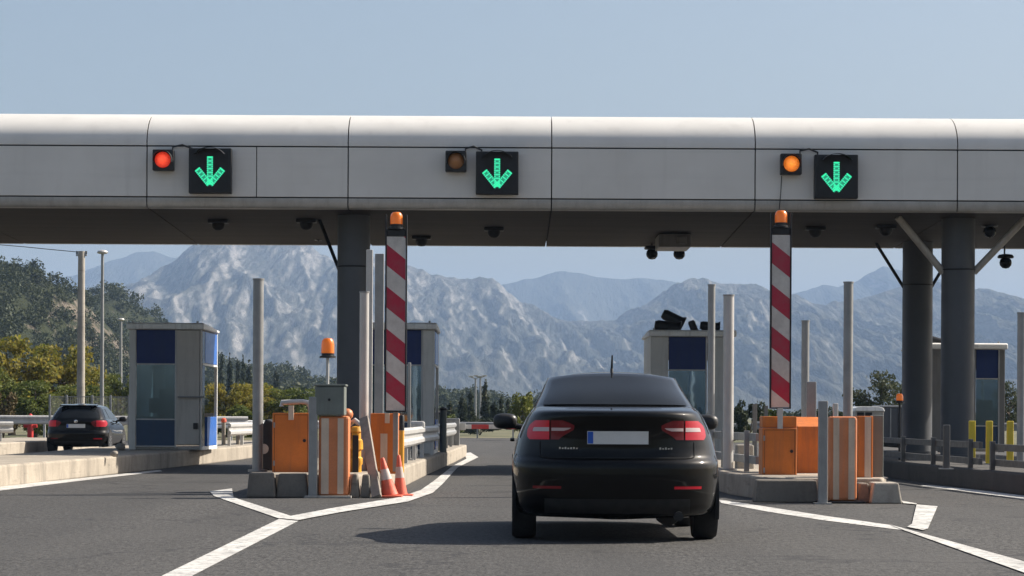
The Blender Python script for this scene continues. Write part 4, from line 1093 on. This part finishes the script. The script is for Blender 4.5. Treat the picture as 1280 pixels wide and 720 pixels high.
def lamp_post(px, ytop, D, r, label, style):
    X = sx(px, D, 450); z = sz(px, ytop, D)
    t = thing('street_lamp', label, 'street lamp', (X, D, 0), 'slender street lamps beyond the plaza')
    MB().cyl((X, D, 0), (X, D, z - .15), r * 1.3, r * .8, 14).build('shaft', 'galvanised', t, True)
    if style == 'ball':
        MB().lathe((X, D, z - .16), [(.06, 0), (.2, .02), (.24, .08), (.2, .14), (.08, .18), (0, .185)], 16).build('lamp_head', 'pale_steel', t, True)
    else:
        for s in (-1, 1):
            MB().tube([(X, D, z - .18), (X + s * .5, D, z)], .05, 8).build('arm', 'galvanised', t, True)
            MB().box((X + s * .45 - .25, D - .12, z - .02), (X + s * .45 + .25, D + .12, z + .1)).build('lamp_head', 'pale_steel', t, bevel=.03)
lamp_post(127.5, 313, 110, .075, 'tall street lamp with round head behind the concrete pole', 'ball')
lamp_post(151, 398, 170, .10, 'farther street lamp just left of the blue booth', 'ball')
lamp_post(594.5, 471, 255, .11, 'left of the two distant lamps among the cypresses', 'tee')
lamp_post(600.5, 470, 262, .10, 'right of the two distant lamps among the cypresses', 'tee')
D = 84
t = thing('mesh_fence', 'grey mesh fence panels behind the dark hatchback', 'fence', (sx(62, D, 540), D, 0))
xs_ = [sx(x, D, 540) for x in (62, 83, 115, 138, 161)]; zf = sz(110, 496, D)
for x in xs_: MB().box((x - .03, D - .03, 0), (x + .03, D + .03, zf + .06)).build('post', 'galvanised', t, bevel=.006)
for a, b in zip(xs_, xs_[1:]):
    m = MB(); k = 14
    for i in range(1, k): m.cyl((a + (b - a) * i / k, D, .15), (a + (b - a) * i / k, D, zf), .006, n=5)
    for z in (.15, zf * .5, zf): m.cyl((a + .03, D, z), (b - .03, D, z), .012, n=6)
    m.build('mesh_panel', 'galvanised', t)
D = 92; X = sx(38, D, 535)
t = thing('fire_hydrant', 'small red hydrant in front of the left bushes', 'hydrant', (X, D, 0))
MB().lathe((X, D, 0), [(.16, 0), (.16, .05), (.11, .08), (.11, .75), (.15, .78), (.15, .84), (.10, .98), (.03, 1.06), (0, 1.07)], 18).build('body', 'red_paint', t, True)
for s in (-1, 1): MB().cyl((X + s * .09, D, .62), (X + s * .24, D, .62), .065, n=12).build('outlet', 'red_paint', t, True)

# ---------------------------------------------------------------- trees
def leaf_quads(cent, size, r, up=.0, flat=.7, aspect=1.5):
    n = len(cent)
    a = r.normal(size=(n, 3)); a /= np.linalg.norm(a, axis=1)[:, None]
    b = r.normal(size=(n, 3)); b -= (a * b).sum(1)[:, None] * a; b /= np.linalg.norm(b, axis=1)[:, None]
    s = size * r.uniform(.6, 1.4, n)[:, None]
    a = a * s * aspect * .5; b = b * s * .5
    co = np.stack([cent - a * .9, cent - b * .75 + a * .1, cent + a, cent + b * .75 + a * .05], 1).reshape(-1, 3)
    return co, np.arange(n * 4).reshape(-1, 4)
def tree_meshes(seed, H, W, style, n_leaf, leaf):
    r = np.random.default_rng(seed); mb = MB(); clumps = []
    if style in ('pine', 'loose'):          # broad, irregular, several limbs with cushion-like clumps
        th = H * .42; lean = r.uniform(-.06, .06, 2) * H
        top = Vector((lean[0], lean[1], H * .8)); fork = Vector((lean[0] * .4, lean[1] * .4, th))
        mb.tube([(0, 0, 0), tuple(fork * .5), tuple(fork), tuple(top)], [.035 * H, .028 * H, .022 * H, .006 * H], 10)
        for i in range(15):
            a = 2 * PI * (i * .382 + r.uniform(-.05, .05)); h0 = r.uniform(.18, .72) * H
            rad = W * .5 * r.uniform(.45, 1.0) * (1 - .5 * max(0, (h0 / H - .45)) ) 
            e = Vector((math.cos(a) * rad, math.sin(a) * rad, h0 + r.uniform(.04, .2) * H))
            s = Vector((lean[0] * h0 / H, lean[1] * h0 / H, h0 * .9))
            mb.tube([s, s.lerp(e, .5) + Vector((0, 0, -.02 * H)), e], [.014 * H, .009 * H, .004 * H], 6)
            for k in range(3):
                c = s.lerp(e, r.uniform(.55, 1.05)); clumps.append((c.x + r.normal() * .05 * W, c.y + r.normal() * .05 * W, c.z + r.normal() * .03 * H, W * r.uniform(.10, .19), .62))
        for k in range(7):
            clumps.append((top.x + r.normal() * .16 * W, top.y + r.normal() * .16 * W, H * r.uniform(.74, .95), W * r.uniform(.10, .17), .6))
    elif style == 'cypress':
        mb.tube([(0, 0, 0), (0, 0, H * .5), (0, 0, H * .95)], [.02 * H, .014 * H, .003 * H], 8)
        for k in range(34):
            h = r.uniform(.06, .99); rad = W * .5 * (1 - h) ** .55 * (.55 + .45 * min(1, h / .12)); a = r.uniform(0, 2 * PI)
            clumps.append((math.cos(a) * rad * .55, math.sin(a) * rad * .55, h * H * .97, max(.05 * W, rad * .55), 1.7))
    else:                        # bush
        for k in range(4):
            a = r.uniform(0, 2 * PI); mb.tube([(0, 0, 0), (math.cos(a) * W * .15, math.sin(a) * W * .15, H * .5), (math.cos(a) * W * .3, math.sin(a) * W * .3, H * .8)], [.02 * H, .014 * H, .005 * H], 6)
        for k in range(26):
            a = r.uniform(0, 2 * PI); q = math.sqrt(r.uniform(0, 1)); h = r.uniform(.12, .92)
            rad = W * .45 * q * math.sqrt(max(0.05, 1 - (h - .35) ** 2 * 1.6))
            clumps.append((math.cos(a) * rad, math.sin(a) * rad, h * H, W * r.uniform(.09, .17), .8))
    cl = np.array(clumps); wgt = cl[:, 3] ** 2; wgt /= wgt.sum()
    idx = r.choice(len(cl), n_leaf, p=wgt)
    d = r.normal(size=(n_leaf, 3)); d /= np.linalg.norm(d, axis=1)[:, None]
    rr = cl[idx, 3] * r.uniform(.35, 1.12, n_leaf) ** .6
    cent = cl[idx, :3] + d * rr[:, None] * np.stack([np.ones(n_leaf), np.ones(n_leaf), cl[idx, 4]], 1)
    cent[:, 2] = np.maximum(cent[:, 2], .08)
    co, qd = leaf_quads(cent, leaf, r)
    return mb, fast_mesh('crown', co, qd)
TREES = {}
def tree(px, ytop, wpx, D, style, leafmat, label, cat='tree', name='pine_tree', group='trees beyond the plaza', variant=0, zb=0.0):
    X = sx(px, D, 520); H = sz(px, ytop, D) - zb; W = wpx / F * D
    key = (style, leafmat, variant)
    if key not in TREES:
        n, leaf = {'pine': (5600, .17), 'loose': (2900, .17), 'cypress': (1500, .42), 'bush': (2600, .17)}[style]
        Hn, Wn = {'pine': (5.0, 4.2), 'loose': (5.0, 4.2), 'cypress': (8.0, 2.0), 'bush': (2.6, 3.0)}[style]
        mb, cm = tree_meshes(hash(style) % 7 + variant * 31 + len(style), Hn, Wn, style, n, leaf)
        root = thing(name, label, cat, (X, D, zb), group, local=True)
        tr = mb.build('trunk', 'bark', root, True)
        link('crown', cm, leafmat, root)
        TREES[key] = (root, Hn, Wn)
    else:
        root = copy_tree(TREES[key][0]); root.name = name; root.location = (X, D, zb); root['label'] = label; root['category'] = cat; root['group'] = group
    _, Hn, Wn = TREES[key]
    root.scale = (W / Wn, W / Wn, H / Hn)
    root.rotation_euler = (0, 0, random.uniform(0, 6.28))
    return root
G1 = 'pines beyond the left fence'
tree(15, 417, 120, 126, 'pine', 'pine_yellow', 'tallest yellow green pine at the left picture edge', group=G1)
tree(72, 432, 92, 128, 'pine', 'pine_yellow', 'yellow green pine behind the thick concrete utility pole', group=G1, variant=1)
tree(118, 462, 70, 132, 'pine', 'pine_yellow', 'lower yellow green pine between utility pole and tall street lamp', group=G1)
tree(152, 468, 60, 130, 'pine', 'pine_green', 'green pine touching the left side of the blue booth', group=G1, variant=1)
tree(45, 474, 78, 112, 'pine', 'pine_green', 'dark green round pine in front of the tallest yellow pine', group=G1)
tree(-10, 455, 80, 115, 'pine', 'pine_green', 'green pine cut off by the left picture edge', group=G1)
tree(100, 482, 70, 118, 'pine', 'pine_green', 'green pine right above the dark hatchback roof', group=G1, variant=1)
tree(4, 490, 40, 104, 'bush', 'bush_brown', 'brownish bush at the left edge beside the hydrant', 'bush', 'bush', G1)
tree(58, 505, 52, 103, 'bush', 'pine_green', 'low green bush behind the mesh fence left end', 'bush', 'bush', G1)
tree(120, 508, 60, 104, 'bush', 'pine_green', 'low green bush behind the mesh fence under the utility pole', 'bush', 'bush', G1)
G2 = 'pines right of the blue booth'
tree(282, 480, 62, 122, 'pine', 'pine_yellow', 'yellow green pine just right of the blue booth', group=G2, variant=1)
tree(325, 477, 78, 126, 'pine', 'pine_yellow', 'broad yellow green pine behind the tall grey pole', group=G2)
tree(366, 486, 62, 124, 'pine', 'pine_green', 'green pine above the plain orange cabinet', group=G2, variant=1)
tree(300, 506, 70, 112, 'bush', 'pine_green', 'low green bush behind the orange headed bollards', 'bush', 'bush', G2)
tree(395, 494, 50, 128, 'pine', 'pine_green', 'green pine behind the control box with beacon', group=G2)
G3 = 'cypresses on the far plain'
for i, (px, yt, w, D, lb) in enumerate(((277, 437, 9, 330, 'first far cypress right of the blue booth'), (287, 436, 8, 332, 'second far cypress right of the blue booth, tall and thin'), (297, 445, 9, 335, 'shorter far cypress midway between booth and grey pole'), (303.5, 441, 9, 330, 'tall far cypress close left of the grey pole'), (311, 446, 10, 333, 'far cypress touching the left side of the grey pole'), (345, 460, 12, 340, 'lone far cypress right of the grey pole'),
        (563, 500, 13, 190, 'short cypress nearest the left striped post'), (578, 490, 12, 195, 'dark cypress left of the two distant lamps'), (588, 486, 11, 200, 'dark cypress touching the left distant lamp'), (607, 472, 12, 205, 'tallest dark cypress just right of the two distant lamps'), (617, 498, 10, 200, 'short dark cypress in the middle of the centre row'), (626, 494, 10, 198, 'dark cypress left of the sedan mirror'), (635, 498, 10, 202, 'dark cypress above the sedan mirror'))):
    tree(px, yt, w * 1.35, D, 'cypress', 'dark_needle', lb, 'cypress', 'cypress_tree', G3, variant=i % 3)
G4 = 'bushes behind the right island'
tree(656, 490, 40, 112, 'bush', 'bright_bush', 'bright yellow green bush beside the sedan left rear window', 'bush', 'bush', G4)
tree(935, 500, 46, 108, 'bush', 'dark_needle', 'dark bush right of the thick white pole', 'bush', 'bush', G4)
tree(962, 508, 36, 112, 'bush', 'pine_green', 'green bush behind the right striped post', 'bush', 'bush', G4)
tree(1098, 463, 70, 118, 'loose', 'grey_green', 'dark loose pine left of the rear right column', group=G4, variant=1)
tree(1135, 470, 50, 120, 'loose', 'grey_green', 'green pine partly behind the rear right column', group=G4, variant=0)
tree(1262, 476, 46, 116, 'loose', 'grey_green', 'green pine right of the far right booth', group=G4, variant=1)
tree(1030, 508, 60, 122, 'bush', 'dark_needle', 'dark low bush behind the stubby flat post', 'bush', 'bush', G4)
tree(560, 518, 40, 140, 'bush', 'pine_green', 'low green bush right of the hidden toll booth', 'bush', 'bush', G3)
tree(600, 522, 50, 142, 'bush', 'dark_needle', 'dark low bush behind the lowered barrier arm', 'bush', 'bush', G3)

# far woods that read as one mass
def wood(name, spots, leafmat, leaf, per, label, seed):
    r = np.random.default_rng(seed); C, S = [], []
    for x, y, z, h, w in spots:
        n = per; d = r.normal(size=(n, 3)); d /= np.linalg.norm(d, axis=1)[:, None]
        lob = r.normal(size=(4, 3)); lob = lob / np.linalg.norm(lob, axis=1)[:, None] * np.array([.19, .19, .15]); k = r.integers(0, 4, n)
        rad = r.uniform(.3, 1.0, n)[:, None] ** .5
        p = d * rad * .31 + lob[k]
        p = p * np.array([w, w, h]) + np.array([x, y, z + h * .5])
        C.append(p); S.append(np.full(n, leaf * w))
    C = np.concatenate(C); S = np.concatenate(S)
    n = len(C); a = r.normal(size=(n, 3)); a /= np.linalg.norm(a, axis=1)[:, None]
    b = r.normal(size=(n, 3)); b -= (a * b).sum(1)[:, None] * a; b /= np.linalg.norm(b, axis=1)[:, None]
    s = (S * r.uniform(.6, 1.4, n))[:, None]; a *= s * .7; b *= s * .45
    co = np.stack([C - a, C - b, C + a, C + b], 1).reshape(-1, 3)
    me = fast_mesh(name, co, np.arange(n * 4).reshape(-1, 4))
    o = link(name, me, leafmat); o['kind'] = 'stuff'; o['label'] = label
    return o
spots = []
for i in range(420):
    px = rng.uniform(230, 1330); D = rng.uniform(230, 520)
    yt = np.interp(px, [230, 320, 420, 520, 640, 760, 900, 1330], [470, 468, 480, 502, 508, 512, 510, 505]) + rng.uniform(0, 16)
    p = at(px, yt, D); h = max(2.0, p.z); h = min(h, 13)
    spots.append((p.x, D, 0, h, h * rng.uniform(.55, 1.0)))
wood('far_forest', spots, 'dark_needle', .16, 90, 'dark belt of far trees across the plain below the mountains', 5)

# ---------------------------------------------------------------- hills and mountains
def ridge_interp(pts, D):
    P = [at(x, y, D) for x, y in pts]; X = np.array([p.x for p in P]); Z = np.array([p.z for p in P])
    return lambda x: np.interp(x, X, Z)
def fbm(x, y, s, octv, seed, ridged=False):
    v = mnoise.fractal(Vector((x / s, y / s, seed)), 1.0, 2.0, octv)
    return v
def terrain(name, pts, D, depth, back, nx, ny, amp, gull, mat, seed, label, px0, px1, base=-6.0, power=1.0, rough_top=.15, ys=7.0):
    rf = ridge_interp(pts, D)
    x0, x1 = at(px0, 500, D).x, at(px1, 500, D).x
    X = np.linspace(x0, x1, nx); ts = np.concatenate([np.linspace(0, 1, ny), 1 + np.linspace(.06, 1, max(6, ny // 5))])
    co = np.zeros((len(ts), nx, 3))
    for i, t in enumerate(ts):
        y = D - depth * (1 - t) if t <= 1 else D + back * (t - 1)
        for j, x in enumerate(X):
            z = float(rf(x))
            # spurs: distort across the slope so that ribs run downhill
            n1 = mnoise.ridged_multi_fractal(Vector((x / gull + y / (gull * 14), y / (gull * ys), seed)), .9, 2.1, 6, 1.0, 2.0) - 1.0
            n2 = mnoise.fractal(Vector((x / (gull * .2), y / (gull * .2 * ys * .5), seed + 9)), 1.0, 2.0, 5)
            if t <= 1:
                env = math.sin(PI * min(1, t * .97 + .0)) ** .8 * (1 - .0 * t) + rough_top * t ** 3
                zz = base + (z - base) * (t ** power) + amp * env * n1 + amp * .16 * (env + .15 * t) * n2
            else:
                u = t - 1; zz = base + (z - base) * (1 - u * u * .9) + amp * .3 * n1 * u + amp * .02 * n2
            co[i, j] = (x, y, zz)
    k = len(ts); idx = np.arange(k * nx).reshape(k, nx)
    q = np.stack([idx[:-1, :-1], idx[:-1, 1:], idx[1:, 1:], idx[1:, :-1]], -1).reshape(-1, 4)
    me = fast_mesh(name, co.reshape(-1, 3), q); me.polygons.foreach_set('use_smooth', [True] * len(me.polygons))
    o = link(name, me, mat); structure(o, label)
    return o, co, ts, X
def rock_mat(name, rock, rock2, scrub, scrub2, sc, lo, hi, zfade=None, pvs=(1, .13, .5)):
    m, nt, b = new_mat(name)
    p = pos(nt); g = N(nt, 'ShaderNodeNewGeometry'); s = N(nt, 'ShaderNodeSeparateXYZ'); nt.links.new(g.outputs['Normal'], s.inputs[0])
    pv = pos(nt, pvs)
    n1 = noise(nt, pv, 1 / (sc * 4), 6, .62, .6); n2 = noise(nt, pv, 1 / sc, 6, .68, .8)
    rg = N(nt, 'ShaderNodeTexNoise', noise_type='RIDGED_MULTIFRACTAL'); nt.links.new(pv, rg.inputs['Vector'])
    rg.inputs['Scale'].default_value = 1 / (sc * 2.2); rg.inputs['Detail'].default_value = 6; rg.inputs['Roughness'].default_value = .62; rg.inputs['Lacunarity'].default_value = 2.2
    crag = ramp(nt, rg.outputs['Fac'], [(.25, 0.0), (.95, 1.0)])
    f = mth(nt, 'ADD', mth(nt, 'ADD', mth(nt, 'MULTIPLY', n1, .30), mth(nt, 'MULTIPLY', n2, .70)), mth(nt, 'MULTIPLY', crag, .20))
    f = mth(nt, 'ADD', f, mth(nt, 'MULTIPLY', mth(nt, 'SUBTRACT', .80, s.outputs[2]), .55))
    if zfade:
        sp = N(nt, 'ShaderNodeSeparateXYZ'); nt.links.new(p, sp.inputs[0])
        f = mth(nt, 'ADD', f, mth(nt, 'MULTIPLY', mth(nt, 'SUBTRACT', sp.outputs[2], zfade[0]), zfade[1]))
    fac = ramp(nt, f, [(lo, 0.0), (hi, 1.0)])
    rk = mix(nt, ramp(nt, noise(nt, pv, 1 / (sc * .5), 5, .65), [(.35, 0.0), (.65, 1.0)]), rock2, rock)
    sb = mix(nt, ramp(nt, noise(nt, p, 1 / (sc * .35), 5, .7), [(.35, 0.0), (.65, 1.0)]), scrub, scrub2)
    nt.links.new(mix(nt, fac, sb, rk), b.inputs['Base Color']); b.inputs['Roughness'].default_value = .95
    b.inputs['Specular IOR Level'].default_value = .1
    bump(nt, b, mth(nt, 'ADD', crag, noise(nt, pv, 1 / (sc * .5), 5, .7)), 1.0, sc * .7)
rock_mat('mountain_rock', (.27, .253, .233), (.15, .142, .130), (.034, .038, .030), (.078, .077, .064), 12, .41, .62, (200, .00040))
rock_mat('far_rock', (.24, .23, .215), (.16, .15, .145), (.04, .045, .036), (.07, .07, .056), 30, .54, .66, (260, .0002))
rock_mat('hill_rock', (.20, .17, .135), (.12, .10, .08), (.022, .029, .013), (.038, .043, .02), 7, .57, .64, None, (1, .3, .6))
MAIN = [(-260, 440), (-100, 430), (60, 424), (110, 398), (150, 372), (174, 356), (208, 332), (229, 316), (250, 305.5), (280, 297), (305, 292), (340, 294), (375, 305.5), (399, 318), (418, 328), (460, 325), (511, 328.5), (541, 343), (567, 345), (605, 347), (628, 356), (653, 379), (692, 395), (735, 404), (770, 399), (800, 384), (824, 368), (845, 357), (877, 346), (913, 353), (960, 362), (990, 371), (1030, 384), (1067, 376), (1097, 367), (1127, 357), (1170, 354), (1220, 363), (1257, 370), (1280, 376), (1340, 390), (1440, 405), (1560, 420)]
terrain('mountain', MAIN, 4700, 1900, 1100, 900, 220, 30, 95, 'mountain_rock', 3.7, 'pale limestone mountain massif with scrub covered gullies', -240, 1540, power=1.12)
BACK = [(-300, 400), (-100, 380), (20, 362), (68, 351), (94, 345), (135, 330), (170, 316), (194, 317), (219, 323), (260, 335), (400, 345), (520, 352), (600, 360), (637, 356), (679, 344), (704, 338), (724, 340), (756, 348), (803, 350), (842, 355), (900, 365), (960, 372), (990, 369), (1030, 359), (1047, 361), (1070, 353), (1103, 335), (1127, 340), (1170, 352), (1220, 366), (1300, 378), (1420, 392), (1580, 400)]
terrain('far_mountain', BACK, 7000, 1700, 900, 420, 80, 45, 260, 'far_rock', 8.1, 'hazy blue mountain ridge behind the limestone massif', -200, 1480, power=1.05, rough_top=.05)
HILL1 = [(-420, 300), (-200, 318), (-60, 330), (0, 336), (25, 337), (45, 344), (62, 353), (78, 366), (90, 384), (105, 404), (125, 432), (150, 462), (180, 490), (240, 520), (300, 530)]
h1 = terrain('hill', HILL1, 560, 240, 160, 150, 60, 7, 45, 'hill_rock', 1.3, 'near wooded hill with bare rock outcrops on the left', -400, 290, base=-3, power=.9, rough_top=.1, ys=2.5)
HILL2 = [(-300, 360), (0, 362), (70, 372), (107, 373), (135, 367), (155, 375), (172, 388), (190, 403), (215, 424), (245, 446), (290, 463), (340, 474), (400, 486), (460, 498), (560, 512), (700, 526)]
h2 = terrain('hill', HILL2, 800, 300, 220, 170, 60, 7, 55, 'hill_rock', 5.9, 'second wooded hill sloping down behind the blue booth', -280, 690, base=-3, power=.95, rough_top=.1, ys=2.5)
def forest_on(h, name, n, hmin, hmax, seed, label, leaf, per, bare=.30):
    _, co, ts, X = h; r = np.random.default_rng(seed); k, nx, _ = co.shape; out = []
    while len(out) < n:
        i = int(r.integers(0, k - 3)); j = int(r.integers(0, nx - 1)); u = r.uniform(0, 1)
        p = co[i, j] * (1 - u) + co[i, j + 1] * u
        if p[2] < -1.5: continue
        if mnoise.noise(Vector((p[0] / 26, p[1] / 60, p[2] / 16 + seed))) > bare: continue
        hh = r.uniform(hmin, hmax)
        out.append((p[0], p[1], p[2] - .4, hh, hh * r.uniform(.7, 1.15)))
    return wood(name, out, 'hill_leaf', leaf, per, label, seed)
forest_on(h1, 'hillside_forest', 3600, 2.6, 5.0, 21, 'dark green trees covering the near left hill', .095, 130, .40)
forest_on(h2, 'hillside_forest', 2500, 3.2, 6.0, 22, 'dark green trees covering the second hill', .10, 120, .48)

# ---------------------------------------------------------------- air
hz = MB().box((-2400, -60, -7.5), (2400, 8950, 450)).build('haze', 'dark_gap')
hz.data.materials.clear()
m = bpy.data.materials.new('haze_air'); m.use_nodes = True; nt = m.node_tree; nt.nodes.clear()
out = nt.nodes.new('ShaderNodeOutputMaterial'); v = nt.nodes.new('ShaderNodeVolumePrincipled')
v.inputs['Color'].default_value = (.46, .66, 1.0, 1); v.inputs['Density'].default_value = 1.25e-4; v.inputs['Anisotropy'].default_value = .0
nt.links.new(v.outputs[0], out.inputs['Volume']); hz.data.materials.append(m)
hz['kind'] = 'stuff'; hz['label'] = 'thin blue summer haze over the plain and mountains'

# ---------------------------------------------------------------- light, world, camera
EL, AZ = math.radians(38.0), math.radians(20.0)      # sun from the right, a touch beyond the canopy
sun_dir = Vector((math.cos(EL) * math.cos(AZ), math.cos(EL) * math.sin(AZ), math.sin(EL)))
sl = bpy.data.lights.new('sun', 'SUN'); sl.energy = 5.0; sl.angle = math.radians(.5); sl.color = (1.0, .92, .80)
so = bpy.data.objects.new('sun', sl); COL.objects.link(so); so.rotation_euler = (-sun_dir).to_track_quat('-Z', 'Y').to_euler(); so.location = (30, 20, 40)
w = bpy.data.worlds.new('World'); scene.world = w; w.use_nodes = True
nt = w.node_tree; bg = nt.nodes['Background']
sky = nt.nodes.new('ShaderNodeTexSky'); sky.sky_type = 'NISHITA'; sky.sun_disc = False
sky.sun_elevation = EL; sky.sun_rotation = math.radians(90) - AZ; sky.air_density = 1.0; sky.dust_density = 3.2; sky.ozone_density = 1.0; sky.altitude = 50
hs = nt.nodes.new('ShaderNodeHueSaturation'); hs.inputs['Saturation'].default_value = .88; nt.links.new(sky.outputs[0], hs.inputs['Color']); nt.links.new(hs.outputs[0], bg.inputs[0]); bg.inputs[1].default_value = .073
cam = bpy.data.cameras.new('camera'); co_ = bpy.data.objects.new('camera', cam); COL.objects.link(co_)
cam.sensor_width = 36; cam.lens = F / 1280 * 36; cam.shift_x = 0; cam.shift_y = (CY - 360) / 1280
cam.clip_start = .5; cam.clip_end = 20000
co_.location = (0, 0, CZ); co_.rotation_euler = (math.radians(90), -ROLL, 0)
scene.camera = co_
scene.render.engine = 'CYCLES'
scene.cycles.use_denoising = True
scene.cycles.max_bounces = 6; scene.cycles.volume_bounces = 0; scene.cycles.transparent_max_bounces = 4
vs_ = scene.view_settings; vs_.view_transform = 'Standard'; vs_.look = 'None'; vs_.exposure = 0.82; vs_.gamma = 1.0; vs_.use_curve_mapping = False
scene.render.resolution_x = 1024; scene.render.resolution_y = 576
